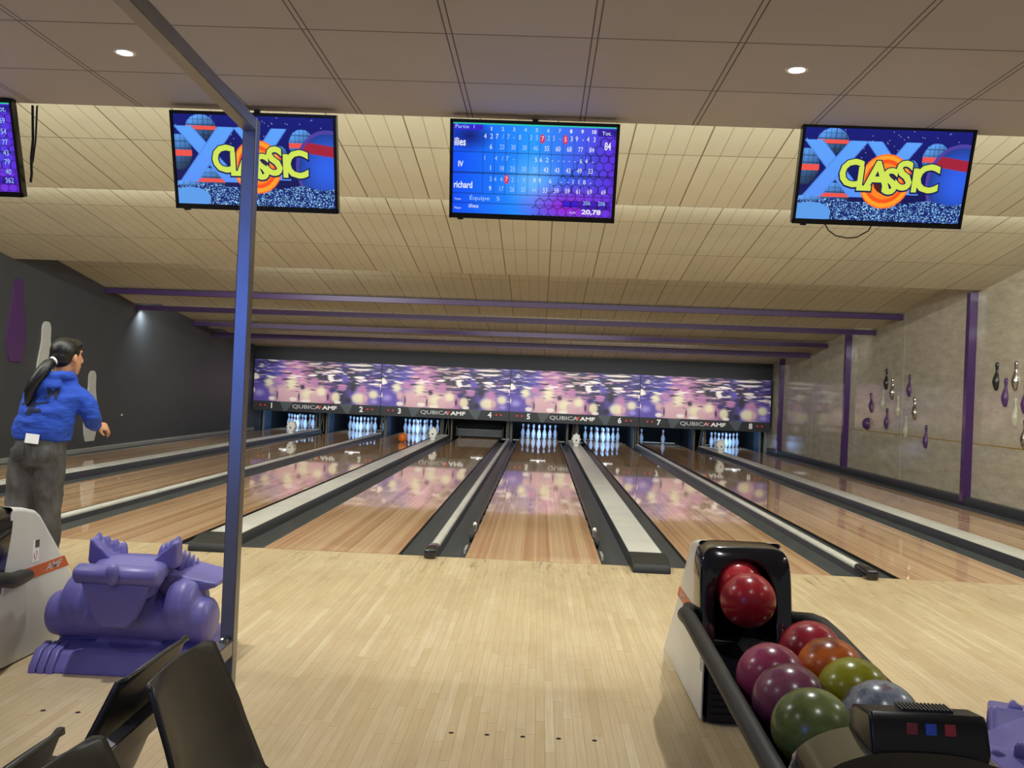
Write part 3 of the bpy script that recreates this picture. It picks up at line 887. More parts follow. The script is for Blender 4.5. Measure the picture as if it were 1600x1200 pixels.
M_CLASSIC = emis_attr('classic_picture', 1.15); M_SCORE = emis_attr('score_picture', 1.12)
def glow(name, c, s=1.0): return mat(name, '101010', 0.4, emit=c, es=s)
G_WHITE = glow('screen_white', 'F0F6FF'); G_SOFT = glow('screen_soft_white', 'A9D2FF'); G_RED = glow('screen_red', 'E03560'); G_LIME = glow('screen_lime', 'D9EE5A'); G_NAVY = glow('screen_navy', '0C1A50'); G_CYAN = glow('screen_cyan', '8FE0E8')
classic_me = picture_mesh('classic_picture', paint_classic(), M_CLASSIC)
score_me = picture_mesh('score_picture', paint_score(), M_SCORE)
bezel_me = None
def tv(cx, cz, label, kind, yaw=0.0):
    r = thing('television', label, 'screen', (cx, -2.335, cz), (math.radians(17.5), 0, yaw), group='screens hanging from the ceiling edge')
    W, H = SW + 0.034, SH + 0.044
    b = B()
    b.box(-W / 2, W / 2, 0.006, 0.05, -H / 2, H / 2, bev=0.004)
    b.box(-W / 2 + .2, W / 2 - .2, 0.05, 0.075, -H / 2 + .08, H / 2 - .1, bev=0.008)
    b.build('housing', M_TV, r)
    b = B(); t = 0.013
    b.box(-W / 2, W / 2, 0.0, 0.008, H / 2 - t, H / 2).box(-W / 2, W / 2, 0.0, 0.008, -H / 2, -H / 2 + 0.024).box(-W / 2, -W / 2 + t, 0.0, 0.008, -H / 2, H / 2).box(W / 2 - t, W / 2, 0.0, 0.008, -H / 2, H / 2)
    b.box(-W / 2 + .045, -W / 2 + .075, 0.0, 0.02, -H / 2 - .008, -H / 2)
    b.build('bezel', M_TV, r)
    B().box(-.09, .09, 0.075, 0.085, -.08, .16).box(-.015, .015, 0.08, 0.10, .1, .31).build('wall_mount', M_BLACK, r)
    s = link('picture', classic_me if kind == 'classic' else score_me, r, (0, 0.004, 0.005))
    def at(u, v): return (-SW / 2 + SW * u, SH / 2 - SH * v)
    if kind == 'classic':
        word = [('C', .305, .50, .235), ('L', .385, .555, .20), ('A', .465, .52, .25), ('S', .545, .575, .22), ('S', .625, .51, .25), ('I', .695, .555, .20), ('C', .765, .535, .24)]
        for (ch, u, v, sz) in word:
            x, z = at(u, v)
            o1 = text('lettering', ch, sz * .80, G_NAVY, s, (x, -0.0012, z), off=0.013, sx=.95)
            o2 = text('lettering', ch, sz * .80, G_LIME, s, (x, -0.0022, z + 0.002), off=0.006, sx=.95)
    return r, s, at


def score_text(s, at):
    def T(px, py, st, size, m=G_WHITE, **kw):
        x, z = at((px - 120) / 1290, (py - 115) / 755)
        text('lettering', st, size, m, s, (x, -0.0012, z), **kw)
    T(215, 148, 'Partie  1', .026, G_SOFT, sx=1.2)
    for k in range(10): T(423 + 90 * k, 160, str(k + 1), .026, G_WHITE if k in (0, 7, 8, 9) else G_SOFT, off=.0008)
    T(1335, 168, 'Tot.', .026, sx=1.1)
    for (px, st) in ((375, '4'), (425, '2'), (468, '7'), (517, '/'), (558, '7'), (603, '-'), (650, '8'), (738, '3'), (785, '5'), (878, '2'), (918, '5'), (968, '-'), (1060, '3'), (1100, '9'), (1150, '-'), (1190, '4'), (1240, '3')):
        T(px, 222, st, .036, G_WHITE if px < 480 or px > 1000 else G_SOFT, sx=.8)
    for (px, st) in ((375, '1'), (465, '4'), (517, '/'), (553, '7'), (605, '-'), (785, '5'), (823, '6'), (873, '2'), (915, '-'), (963, '-'), (1005, '-'), (1050, '-'), (1095, '-'), (1143, '6'), (1185, '4'), (1237, '-')):
        T(px, 402, st, .034, G_WHITE if px > 700 else G_SOFT, sx=.8)
    for (px, st) in ((425, '3'), (462, '4'), (512, '4'), (600, '2'), (643, '-'), (692, '9'), (778, '9'), (820, '9'), (905, '6'), (995, '-'), (1048, '-'), (1087, '1'), (1135, '1'), (1178, '8'), (1228, '-')):
        T(px, 577, st, .034, G_WHITE if px > 750 else G_SOFT, sx=.8)
    for row, vals in ((308, '6 23 30 38 46 55 60 68 77 84'), (485, '1 18 25 30 35 43 43 43 49 53'), (657, '9 17 26 35 44 53 59 59 61 69')):
        for k, v in enumerate(vals.split()):
            T(422 + 89 * k, row, v, .036, G_WHITE if k > 4 or k == 0 else G_SOFT, sx=.72)
    for (px, py, st) in ((830, 228, '7'), (1012, 228, '5'), (553, 573, '7')):
        x, z = at((px - 120) / 1290, (py - 115) / 755)
        B().lathe([(0.0155, 0), (0.0155, 0.0004)], 20, (0, 0, 0), axis='y').build('red_disc', G_RED, s, loc=(x, -0.0012, z)).scale = (0.85, 1, 1.5)
        text('lettering', st, .034, G_WHITE, s, (x, -0.0022, z), sx=.8)
    T(1348, 275, '84', .055, sx=.62, off=.001); T(1335, 657, '69', .034, sx=.7)
    T(128, 275, 'ilies', .056, sx=.72, align='LEFT', off=.0012); T(160, 458, 'IV', .04, sx=.8, align='LEFT', off=.001); T(128, 632, 'richard', .048, sx=.72, align='LEFT', off=.001)
    T(255, 740, 'Équipe   5', .03, G_SOFT, sx=1.35, align='LEFT'); T(250, 808, 'ilies', .03, sx=1.2, align='LEFT')
    T(135, 752, 'Team', .014, sx=1.1, align='LEFT'); T(135, 828, 'Player', .014, sx=1.1, align='LEFT')
    T(1205, 752, '206', .03, G_SOFT, sx=.9); T(1325, 752, '206', .03, G_SOFT, sx=.9)
    T(1245, 828, '20,78', .034, sx=1.35, off=.001); T(1095, 836, 'Km/h', .014, sx=1.1)


tv(-1.555, 2.452, 'screen showing X CLASSIC on blue, partly behind the steel frame', 'classic')
tv(1.722, 2.492, 'screen showing X CLASSIC on blue beside the right wall with a loop of cable below', 'classic')
r, s, at = tv(-0.085, 2.456, 'screen showing a blue and purple score table with the names of players', 'score'); score_text(s, at)
r, s, at = tv(-3.27, 2.478, 'blue score screen cut off by the photo edge near the charcoal wall', 'score')
for v, st in zip((.07, .20, .32, .44, .56, .66, .77, .87), ('Tot.', '69', '54', '77', '43', '79', '40', '362')):
    x, z = at(.945, v); text('lettering', st, .04, G_SOFT, s, (x, -0.0012, z), sx=.8)
tag(B().tube([(-2.79, -2.28, 2.73), (-2.785, -2.27, 2.55), (-2.79, -2.27, 2.45), (-2.80, -2.24, 2.37), (-2.815, -2.22, 2.33)], 0.007, 8).tube([(-2.765, -2.28, 2.73), (-2.77, -2.27, 2.55), (-2.785, -2.26, 2.44), (-2.81, -2.235, 2.40)], 0.005, 8).build('cable', M_CABLE, None, smooth=60), 'black cables hanging from the ceiling edge next to the cut-off score screen', 'cable')
tag(B().tube([(1.46, -2.24, 2.26), (1.48, -2.24, 2.225), (1.52, -2.24, 2.197), (1.58, -2.24, 2.187), (1.63, -2.24, 2.193), (1.665, -2.24, 2.215), (1.69, -2.24, 2.23), (1.705, -2.24, 2.26)], 0.0035, 8).build('cable', M_CABLE, None, smooth=60), 'thin black cable looping below the X CLASSIC screen by the right wall', 'cable')

# ---------------------------------------------------------------- wall decorations
def half_pin(y, z0, hgt, lean, m, label):
    s = hgt / 0.381
    b = B(); seg = 14; rings = []
    for (rad, h) in PROF[1:-1]:
        rings.append([b.bm.verts.new((-rad * s * math.cos(a), rad * s * math.sin(a), h * s)) for a in [-PI / 2 + PI * k / seg for k in range(seg + 1)]])
    for p, q in zip(rings, rings[1:]):
        for k in range(seg): b.bm.faces.new((p[k], p[k + 1], q[k + 1], q[k]))
        b.bm.faces.new((p[seg], p[0], q[0], q[seg]))
    b.bm.faces.new(rings[0]); b.bm.faces.new(rings[-1])
    tag(b.build('wall_pin', m, None, smooth=60, loc=(XR - 0.001, y, z0), rot=(lean, 0, 0)), label, 'wall decoration', 'pin-shaped decorations on the right wall')


for (px_y, zc, lean, m, lab) in (
    (9.06, 1.61, 0.0, M_BLKPIN, 'dark half pin at the top of the wall cluster between the posts'),
    (8.78, 1.44, 0.0, M_CHROME, 'upright chrome half pin below the dark one between the posts'),
    (8.05, 1.49, 0.0, M_PURPF, 'purple half pin highest on the laminate seam between the posts'),
    (9.72, 1.20, -0.22, M_PURPF, 'leaning purple half pin above the purple half ball'),
    (8.98, 0.93, 0.0, M_PURPF, 'upright purple half pin beside the purple half ball'),
    (9.20, 1.25, 0.06, M_OUTPIN, 'pale frosted half pin between leaning purple and chrome ones'),
    (8.50, 1.15, 0.0, M_OUTPIN, 'pale frosted half pin under the upright chrome one between the posts'),
    (7.78, 1.13, -0.14, M_CHROME, 'tilted chrome half pin under the purple seam pin'),
    (8.14, 0.83, 0.0, M_OUTPIN, 'pale frosted half pin crossing the yellow wall line'),
    (7.33, 0.70, 0.0, M_PURPF, 'purple half pin lowest of the cluster, under the yellow wall line'),
    (5.18, 1.59, 0.0, M_BLKPIN, 'dark half pin beyond the near purple post'),
    (4.69, 1.59, 0.0, M_CHROME, 'upright chrome half pin beyond the near purple post'),
    (4.93, 1.38, 0.0, M_PURPF, 'purple half pin beyond the near purple post'),
    (4.67, 1.13, 0.0, M_OUTPIN, 'pale frosted half pin beyond the near purple post'),
    (4.44, 1.30, 0.0, M_PURPF, 'purple half pin cut by the photo edge'),
    (4.42, 0.87, 0.0, M_CHROME, 'chrome half pin cut by the photo edge')):
    half_pin(px_y, zc - 0.01, 0.36 if px_y > 7 else 0.37, lean, m, lab)
    bpy.context.view_layer.update()
b = B(); seg = 24
rings = [[b.bm.verts.new((-0.10 * math.sin(t), 0.11 * math.cos(t) * math.cos(a), 0.11 * math.cos(t) * math.sin(a))) for a in [2 * PI * k / seg for k in range(seg)]] for t in [PI / 2 * j / 8 * .999 for j in range(9)]]
for p, q in zip(rings, rings[1:]):
    for k in range(seg): b.bm.faces.new((p[k], p[(k + 1) % seg], q[(k + 1) % seg], q[k]))
b.bm.faces.new(rings[0]); b.bm.faces.new(rings[-1])
tag(b.build('wall_ball', M_PURPF, None, smooth=60, loc=(XR - 0.001, 9.91, 0.98)), 'purple half bowling ball on the wall beside the pin cluster', 'wall decoration')


def board_pin(y, z0, h, wid, m, label):
    out = []
    pr = [(0.30, 0.0), (0.46, 0.14), (0.50, 0.34), (0.46, 0.46), (0.36, 0.60), (0.27, 0.72), (0.245, 0.80), (0.265, 0.90), (0.22, 0.965), (0.12, 0.995), (0.0, 1.0)]
    # smooth the outline
    ts = np.linspace(0, len(pr) - 1, 40); xs = np.interp(ts, range(len(pr)), [p[0] for p in pr]); zs = np.interp(ts, range(len(pr)), [p[1] for p in pr])
    for _ in range(3):
        xs[1:-1] = (xs[:-2] + 2 * xs[1:-1] + xs[2:]) / 4; zs[1:-1] = (zs[:-2] + 2 * zs[1:-1] + zs[2:]) / 4
    pts = [(x * wid, z * h) for x, z in zip(xs, zs)] + [(-x * wid, z * h) for x, z in zip(xs[::-1][1:], zs[::-1][1:])]
    b = B().prism(pts, 0.0, 0.022, 'x', bev=0.004)
    tag(b.build('wall_pin_board', m, None, loc=(XL + 0.001, y, z0)), label, 'wall decoration', 'large flat pins on the charcoal wall')


board_pin(5.80, 1.415, 1.185, 0.46, M_PURPF, 'large flat purple pin shape on the charcoal wall')
board_pin(6.60, 0.86, 1.19, 0.46, M_WHITEF, 'large flat pale pin shape on the charcoal wall behind the bowler')
board_pin(8.10, 0.16, 1.18, 0.46, M_WHITEF, 'large flat pale pin shape on the charcoal wall nearest the pins')
for (y, z, lab) in ((9.26, 0.565, 'small shiny metal stud on the charcoal wall beyond the pale pin shapes'), (11.83, 0.42, 'tiny dark stud on the charcoal wall far along the lane')):
    tag(B().lathe([(0.03, 0), (0.028, 0.02), (0.015, 0.035), (0.0, 0.038)], 16, axis='x').build('wall_stud', M_CHROME if y < 10 else M_GUTD, None, smooth=60, loc=(XL + 0.001, y, z)), lab, 'wall stud')

# ---------------------------------------------------------------- steel frame and twin seats
r = thing('steel_frame', 'grey steel tube frame with an upright and overhead rail beside the seats', 'frame', (-0.88, -4.47, 0))
T2 = 0.020
def bar(p, q, w=T2, h=T2):
    p, q = Vector(p), Vector(q); d = (q - p).normalized(); sd = d.cross(Vector((0, 0, 1))).normalized(); u = sd.cross(d)
    b = B(); vs = [b.bm.verts.new(c + sd * w * a + u * h * e) for c in (p, q) for (a, e) in ((-1, -1), (1, -1), (1, 1), (-1, 1))]
    for f in ((0, 1, 2, 3), (7, 6, 5, 4), (0, 4, 5, 1), (1, 5, 6, 2), (2, 6, 7, 3), (3, 7, 4, 0)): b.bm.faces.new([vs[k] for k in f])
    bmesh.ops.recalc_face_normals(b.bm, faces=b.bm.faces)
    bmesh.ops.bevel(b.bm, geom=list(b.bm.edges), offset=0.003, segments=2, affect='EDGES')
    return b
B().box(-T2, T2, -T2, T2, 0.0, 2.075, bev=0.003).build('upright', M_STEEL, r)
bar((0.0, -T2, 2.055), (0.105, -2.6, 2.055)).build('top_rail', M_STEEL, r)
bar((0.0, -T2, 0.525), (0.055, -1.7, 0.525), 0.019, 0.024).build('seat_rail', M_STEEL, r)
B().lathe([(0.013, 0), (0.013, 0.008), (0.006, 0.012)], 12, (0.0, -0.045, 0.549)).build('bolt', M_CHROME, r, smooth=40)
B().box(-0.06, 0.06, -0.06, 0.06, 0, 0.008).build('foot_plate', M_STEEL, r)


def seat_mesh():
    """shell facing +x; back top at z .655 over the origin"""
    b = B()
    path = [(0.0, 0.655), (0.004, 0.64), (0.03, 0.55), (0.065, 0.44), (0.115, 0.32), (0.17, 0.27), (0.28, 0.265), (0.40, 0.285), (0.44, 0.275)]
    wid = [0.18, 0.19, 0.205, 0.225, 0.235, 0.235, 0.23, 0.22, 0.215]
    def fn(s, t):
        k = s * (len(path) - 1); i = min(int(k), len(path) - 2); f = k - i
        x = path[i][0] * (1 - f) + path[i + 1][0] * f; z = path[i][1] * (1 - f) + path[i + 1][1] * f; w = wid[i] * (1 - f) + wid[i + 1] * f
        q = 2 * t - 1
        dish = (0.006 + 0.03 * min(1, s / .3)) * abs(q) ** 2.5
        drop = 0.012 * q * q if s < .12 else 0.0
        return Vector((x + (dish if s < .62 else dish * .3), q * w, z + (0 if s < .62 else dish * .6) - drop * (1 - s / .12 if s < .12 else 0)))
    b.grid(fn, 32, 20)
    return b.mesh('seat_shell', M_SEAT, smooth=179)


seat_me = seat_mesh()
SEATS = [(-0.818, -5.035, 0, 'black plastic seat shell facing the lanes side, large in front of the steel upright'), (-0.862, -5.00, PI, 'black plastic seat shell back to back behind the large one'),
         (-0.792, -5.68, 0, 'black plastic seat shell lower in view facing the approach'), (-0.846, -5.65, PI, 'black plastic seat shell lower in view, turned away')]
for (x, y, rz, lab) in SEATS:
    r = thing('seat_shell', lab, 'seat', (x, y, 0), (0, 0, rz), group='twin plastic seats on the steel rail')
    o = link('shell', seat_me, r)
    m = o.modifiers.new('thick', 'SOLIDIFY'); m.thickness = 0.012; m.offset = 0
    B().tube([(0.10, -0.15, 0.30), (0.17, -0.15, 0.0)], 0.012, 8).tube([(0.10, 0.15, 0.30), (0.17, 0.15, 0.0)], 0.012, 8).build('leg', M_STEEL, r)

# ---------------------------------------------------------------- ball returns
def ball_return(cx, label):
    r = thing('ball_return', label, 'ball return', (cx, -3.0, 0), group='ball returns on the approach')
    outl = [(0.74, 0.012), (0.338, 0.356), (0.29, 0.412), (0.067, 0.638), (0.02, 0.668), (-0.08, 0.692), (-0.172, 0.704)]
    def nrm(k):
        a = outl[max(k - 1, 0)]; c = outl[min(k + 1, len(outl) - 1)]
        d = Vector((c[0] - a[0], c[1] - a[1])).normalized(); return Vector((-d.y, d.x))      # points inwards
    cols = [(-0.174, 0.020), (-0.1725, 0.010), (-0.167, 0.003), (-0.158, 0.0), (0.158, 0.0), (0.167, 0.003), (0.1725, 0.010), (0.174, 0.020)]
    sh = B(); g = []
    for x, ins in cols:
        g.append([sh.bm.verts.new((x, outl[k][0] + nrm(k).x * ins, outl[k][1] + nrm(k).y * ins)) for k in range(len(outl))])
    for p, q in zip(g, g[1:]):
        for k in range(len(outl) - 1): sh.bm.faces.new((p[k], p[k + 1], q[k + 1], q[k]))
    side = [(outl[k][0] + nrm(k).x * 0.018, outl[k][1] + nrm(k).y * 0.018) for k in range(7)] + [(-0.19, 0.64), (-0.205, 0.55), (-0.33, 0.36), (-0.385, 0.30), (-0.385, 0.012)]
    for s in (-1, 1):
        sh.prism(side, s * 0.168, s * 0.1742, 'x')
    sh.build('hood', M_HOOD, r, smooth=40)
    B().box(-0.16, 0.16, -0.37, 0.70, 0.0, 0.02).build('plinth', M_BLACK, r)
    # black mouth frame
    def fy(z): return -0.405 + (z - 0.36) / 0.33 * 0.085
    N = 40; out_, in_ = [], []
    for k in range(N + 1):
        t = k / N
        a = PI * (1 - t)
        cxn, szn = math.cos(a), math.sin(a)
        p = 7.0
        out_.append((0.187 * math.copysign(abs(cxn) ** (2 / p), cxn) - 0.006, 0.40 + 0.306 * abs(szn) ** (2 / p)))
        p = 2.6
        in_.append((0.123 * math.copysign(abs(cxn) ** (2 / p), cxn) - 0.010, 0.43 + 0.218 * abs(szn) ** (2 / p)))
    out_ = [(-0.193, 0.34)] + out_ + [(0.181, 0.34)]; in_ = [(-0.133, 0.34)] + in_ + [(0.113, 0.34)]
    b = B()
    def ring(pts, dy, sc=1.0): return [b.bm.verts.new((x * sc, fy(z) + dy, 0.5 + (z - 0.5) * sc)) for x, z in pts]
    L = [ring(in_, 0.30, 1.22), ring(in_, 0.05, 1.22), ring(in_, 0.004, 1.02), ring(in_, 0.0, 1.08), ring(out_, 0.0, 0.955), ring(out_, 0.006, 0.985), ring(out_, 0.02, 1.0), ring(out_, 0.16, 1.0)]
    for p, q in zip(L, L[1:]):
        for k in range(len(p) - 1): b.bm.faces.new((p[k], p[k + 1], q[k + 1], q[k]))
    b.build('mouth_frame', M_GLOSSBLACK, r, smooth=35)
    B().box(-0.149, 0.149, -0.10, -0.08, 0.05, 0.66).build('mouth_back', M_PIT, r)
    g = B().box(-0.149, 0.149, -0.40, -0.30, 0.012, 0.335)
    for k in range(11): g.box(-0.14, 0.14, -0.408, -0.40, 0.03 + k * 0.027, 0.043 + k * 0.027)
    g.build('lower_grille', M_RUBBER, r)
    for s in (-1, 1):
        b = B().prism([(-0.17, 0.356), (-0.17, 0.41), (0.288, 0.413), (0.338, 0.357)], s * 0.1735, s * 0.1755, 'x')
        band = b.build('orange_band', M_ORANGE, r)
        o = link('lettering', text_mesh('AMF', 'AMF', 0.048, M_PRINTG, sx=1.5, off=.0008, shear=.25), band, (s * 0.1762, 0.19, 0.384), (0, 0, s * PI / 2))
        v = B()
        for k in range(9): v.box(s * 0.1735, s * 0.175, -0.37, -0.325, 0.20 + k * 0.014, 0.207 + k * 0.014)
        v.build('side_vent', M_GUTD, r)
    # rack
    tp = [(-0.245, 0.395), (-0.235, 0.398), (-0.20, 0.355), (-0.165, 0.334), (-0.11, 0.326), (-0.055, 0.334), (0.0, 0.348), (0.055, 0.334), (0.11, 0.326), (0.165, 0.334), (0.20, 0.355), (0.235, 0.398), (0.245, 0.395)]
    tp += [(x, z - 0.02) for x, z in tp[::-1]]
    B().prism(tp, -1.95, -0.375, 'y').build('ball_tray', M_GLOSSBLACK, r, smooth=50)
    B().prism([(-0.05, 0.338), (0.05, 0.338), (0.03, 0.362), (-0.03, 0.362)], -0.85, -0.42, 'y', bev=0.008).build('lift_belt', M_RUBBER, r, smooth=40)
    for s in (-1, 1):
        B().tube([(s * 0.186, -0.04, 0.385), (s * 0.192, -0.12, 0.388), (s * 0.225, -0.24, 0.40), (s * 0.252, -0.38, 0.432), (s * 0.257, -0.52, 0.447), (s * 0.258, -0.70, 0.442), (s * 0.255, -1.0, 0.425), (s * 0.252, -1.9, 0.385), (s * 0.22, -2.02, 0.375)], [0.024, 0.034, 0.034, 0.032, 0.032, 0.031, 0.030, 0.030, 0.03], 14).build('side_rail', M_RUBBER, r, smooth=60)
    B().box(-0.10, 0.10, -1.80, -1.60, 0.0, 0.31, bev=0.02).box(-0.18, 0.18, -1.88, -1.52, 0.0, 0.03, bev=0.01).build('pedestal', M_GUTD, r)
    # rounded front end with button console
    pts = [(0.27 * math.copysign(abs(math.cos(a)) ** 0.8, math.cos(a)), 0.36 + 0.192 * abs(math.sin(a)) ** 0.8) for a in [PI * k / 24 for k in range(25)]]
    B().prism(pts + [(-0.27, 0.27), (0.27, 0.27)], -2.10, -1.93, 'y', bev=0.03).build('front_bumper', M_GLOSSBLACK, r, smooth=50)
    c = B().prism([(-2.09, 0.51), (-2.088, 0.55), (-2.074, 0.612), (-2.060, 0.626), (-1.99, 0.618), (-1.94, 0.602), (-1.92, 0.50)], -0.110, 0.150, 'x', bev=0.010).build('button_console', M_BLACK, r, smooth=40)
    rib = B()
    for k in range(14): rib.box(-0.03 + k * 0.0085, -0.026 + k * 0.0085, -2.045, -1.995, 0.622, 0.630)
    rib.build('top_vent', M_GUTD, c)
    for x, m in ((-0.02, mat('button_maroon', '6A2230', 0.3)), (0.022, mat('button_blue', '2446A8', 0.25)), (0.064, mat('button_red', '8A2430', 0.3))):
        q = B(); ny = -2.0775
        o = q.box(-0.0125, 0.0125, -0.003, 0.004, -0.0125, 0.0125, bev=0.002).build('button', m, c, loc=(x, ny, 0.5965), rot=(-0.22, 0, 0))
    return r


CXR = GAPX[(5, 6)]; CXL = GAPX[(3, 4)]
rR = ball_return(CXR, 'white and black ball return full of coloured balls with a button console')
rL = ball_return(CXL, 'white ball return with orange AMF band beside the purple dragon, no balls in view')
st = B().box(0.174, 0.1755, 0.0, 0.055, 0.43, 0.53).build('sticker', M_PRINTW, rL)
B().tube([(0.176, 0.012 + 0.012 * math.cos(a) + 0.014, 0.465 + 0.02 * math.sin(a)) for a in [PI * 0.9 + 1.4 * PI * k / 12 for k in range(13)]], 0.0015, 6).build('red_mark', M_PRINTR, st)
B().box(0.1752, 0.1762, 0.02, 0.055, 0.495, 0.53).build('torn_corner', M_GUTD, st)

BALLS = [(0.853, -3.485, 0.525, ('74101A', '941B25'), 'glossy red ball at the front of the ball return mouth', 5),
         (0.850, -3.266, 0.550, ('901A27', 'AC272F', 'B73C41'), 'bright red ball emerging behind another inside the ball return mouth', 6),
         (0.9885, -3.875, None, ('721020', '8E1B2D'), 'dark red ball first on the far side of the rack', 5),
         (0.9885, -4.096, None, ('9F4715', 'AD561D', '712F10'), 'orange ball on the rack between red and yellow-green ones', 4),
         (0.9885, -4.325, None, ('64640E', '7C7A16'), 'yellow-green ball on the rack behind the silver one', 5),
         (0.9885, -4.550, None, ('3C3F4B', '7F8691', '642734'), 'silver marbled ball behind the button console', 9),
         (0.9885, -4.772, None, ('162F4E', '22496F'), 'blue ball nearly hidden behind the button console', 5),
         (0.770, -4.205, None, ('742441', '883250'), 'magenta ball first on the near side of the rack', 4),
         (0.770, -4.428, None, ('3C162A', '642F46', '723C50'), 'dark purple marbled ball between the magenta and green balls', 6),
         (0.770, -4.652, None, ('465024', '5E6838', '76804E'), 'moss green ball with swirls, largest in view on the rack', 5)]
ball_me = B().ball((0, 0, 0), 0.1085, 36, 24).mesh('ball', None, 179)
hole_c = [(0.0, 0.0), (0.022, 0.028), (-0.022, 0.028)]
for i, (x, y, z, cols, lab, sc) in enumerate(BALLS):
    me = ball_me.copy(); me.materials.clear(); me.materials.append(ball_mat('ball_marbling', *cols, **({'scale': sc})))
    if z is None: z = 0.3265 + 0.1095
    o = link('bowling_ball', me, None, (x, y, z), (0.6 * i, 1.1 * i, 2.2 * i))
    tag(o, lab, 'bowling ball', 'balls on the ball return')

# ---------------------------------------------------------------- dragon ramps
def dragon(loc, rz, label):
    r = thing('dragon_ramp', label, 'ball ramp', loc, (0, 0, rz), group='lavender dragon ball ramps')
    b = B()
    # base plate, drum, shoulders, neck and slide
    b.prism([(-0.21, 0.0), (-0.20, 0.02), (-0.15, 0.075), (-0.05, 0.10), (0.42, 0.09), (0.42, 0.0)], -0.33, 0.35, 'x')
    b.lathe([(0.0, -0.37), (0.080, -0.37), (0.100, -0.35), (0.104, -0.31), (0.098, 0.0), (0.104, 0.31), (0.100, 0.35), (0.080, 0.37), (0.0, 0.37)], 28, (0, -0.01, 0.215), axis='x')
    for s in (-1, 1):
        b.lathe([(0.0, s * 0.17), (0.125, s * 0.17), (0.148, s * 0.20), (0.150, s * 0.25), (0.132, s * 0.292), (0.09, s * 0.31), (0.0, s * 0.31)], 28, (0, 0.02, 0.255), axis='x')
    b.loft([((0, -0.12, 0.415), .165, .045, (1, 0, 0), (0, 0.3, 1)), ((0, -0.02, 0.44), .165, .05, (1, 0, 0), (0, 0.0, 1)), ((0, 0.10, 0.42), .165, .055, (1, 0, 0), (0, 0.3, 1)), ((0, 0.22, 0.34), .17, .06, (1, 0, 0), (0, 0.6, 1)), ((0, 0.40, 0.20), .17, .07, (1, 0, 0), (0, .6, 1))], 24, 4)
    b.prism([(-0.05, 0.1), (-0.05, 0.30), (0.10, 0.40), (0.40, 0.2), (0.42, 0.08)], -0.15, 0.15, 'x')
    o = b.build('body', M_LAV, r); mod_remesh(o, 0.009, 6); bake(o)
    # flat shield-like face with the rolled brow
    f = B()
    fp = [(-0.150, 0.40), (0.150, 0.40), (0.128, 0.35), (0.085, 0.255), (0.07, 0.222), (0.05, 0.21), (-0.05, 0.21), (-0.07, 0.222), (-0.085, 0.255), (-0.128, 0.35)]
    f.prism(fp, -0.215, -0.15, 'y', bev=0.012)
    f.prism([(-0.15, 0.40), (0.15, 0.40), (0.12, 0.33), (-0.12, 0.33)], -0.19, -0.05, 'y')
    o = f.build('face', M_LAV, r, smooth=50)
    f = B().lathe([(0.0, -0.19), (0.03, -0.188), (0.043, -0.175), (0.045, 0.0), (0.043, 0.175), (0.03, 0.188), (0.0, 0.19)], 24, (0, 0, 0), axis='x')
    o = f.build('brow', M_LAV, r, smooth=50, loc=(0, -0.175, 0.432))
    o.scale = (1, 1.25, 1)
    f = B().loft([((0, -0.235, 0.395), .020, .016, (1, 0, 0), (0, 1, 0)), ((0, -0.245, 0.43), .030, .026, (1, 0, 0), (0, 1, 0)), ((0, -0.24, 0.475), .030, .028, (1, 0, 0), (0, 1, 0)), ((0, -0.232, 0.492), .018, .018, (1, 0, 0), (0, 1, 0))], 14)
    mod_sub(f.build('nose', M_LAV, r, smooth=179), 1)
    for s in (-1, 1):
        e = B()
        e.prism([(s * 0.05, 0.455), (s * 0.10, 0.47), (s * 0.185, 0.565), (s * 0.20, 0.56), (s * 0.205, 0.46), (s * 0.19, 0.44)], -0.05, 0.03, 'y', bev=0.012)
        for k in range(4):
            e.loft([((s * (0.175 - 0.03 * k), 0.0 + 0.02 * k, 0.47), .017, .03, (1, 0, 0), (0, 1, 0)), ((s * (0.182 - 0.03 * k), 0.01 + 0.02 * k, 0.56 - 0.014 * k), .014, .022, (1, 0, 0), (0, 1, 0)), ((s * (0.184 - 0.03 * k), 0.012 + 0.02 * k, 0.582 - 0.016 * k), .006, .01, (1, 0, 0), (0, 1, 0))], 10)
        o = e.build('ear_fin', M_LAV, r); mod_remesh(o, 0.006, 3); bake(o)
        w = B()
        if s > 0:
            w.prism([(0.10, 0.36), (0.17, 0.26), (0.23, 0.315), (0.32, 0.345), (0.375, 0.362), (0.385, 0.382), (0.34, 0.388), (0.27, 0.398), (0.16, 0.425)], -0.02, 0.30, 'y', bev=0.012)
        else:
            w.prism([(-0.10, 0.36), (-0.16, 0.30), (-0.30, 0.33), (-0.335, 0.35), (-0.27, 0.375), (-0.16, 0.41)], 0.10, 0.34, 'y', bev=0.012)
        o = w.build('wing', M_LAV, r); mod_remesh(o, 0.008, 4); bake(o)
        for k in range(6):
            yy = 0.06 + 0.055 * k; zz = 0.478 - 0.013 * k - 0.002 * k * k
            q = B().loft([((s * 0.178, yy, zz - 0.06), .014, .028, (1, 0, 0), (0, 1, 0)), ((s * 0.19, yy + .006, zz + 0.005), .011, .020, (1, 0, 0), (0, 1, 0)), ((s * 0.195, yy + 0.012, zz + 0.03 - .003 * k), .004, .006, (1, 0, 0), (0, 1, 0))], 10)
            q.build('neck_spike', M_LAV, r, smooth=179)
        p = B()
        for k in range(3):
            p.prism([(-0.222, 0.0), (-0.214, 0.03), (-0.165, 0.088), (-0.08, 0.104), (-0.08, 0.0)], s * (0.345 - 0.038 * k) - 0.017, s * (0.345 - 0.038 * k) + 0.017, 'x', bev=0.006)
        p.build('claw_foot', M_LAV, r, smooth=40)
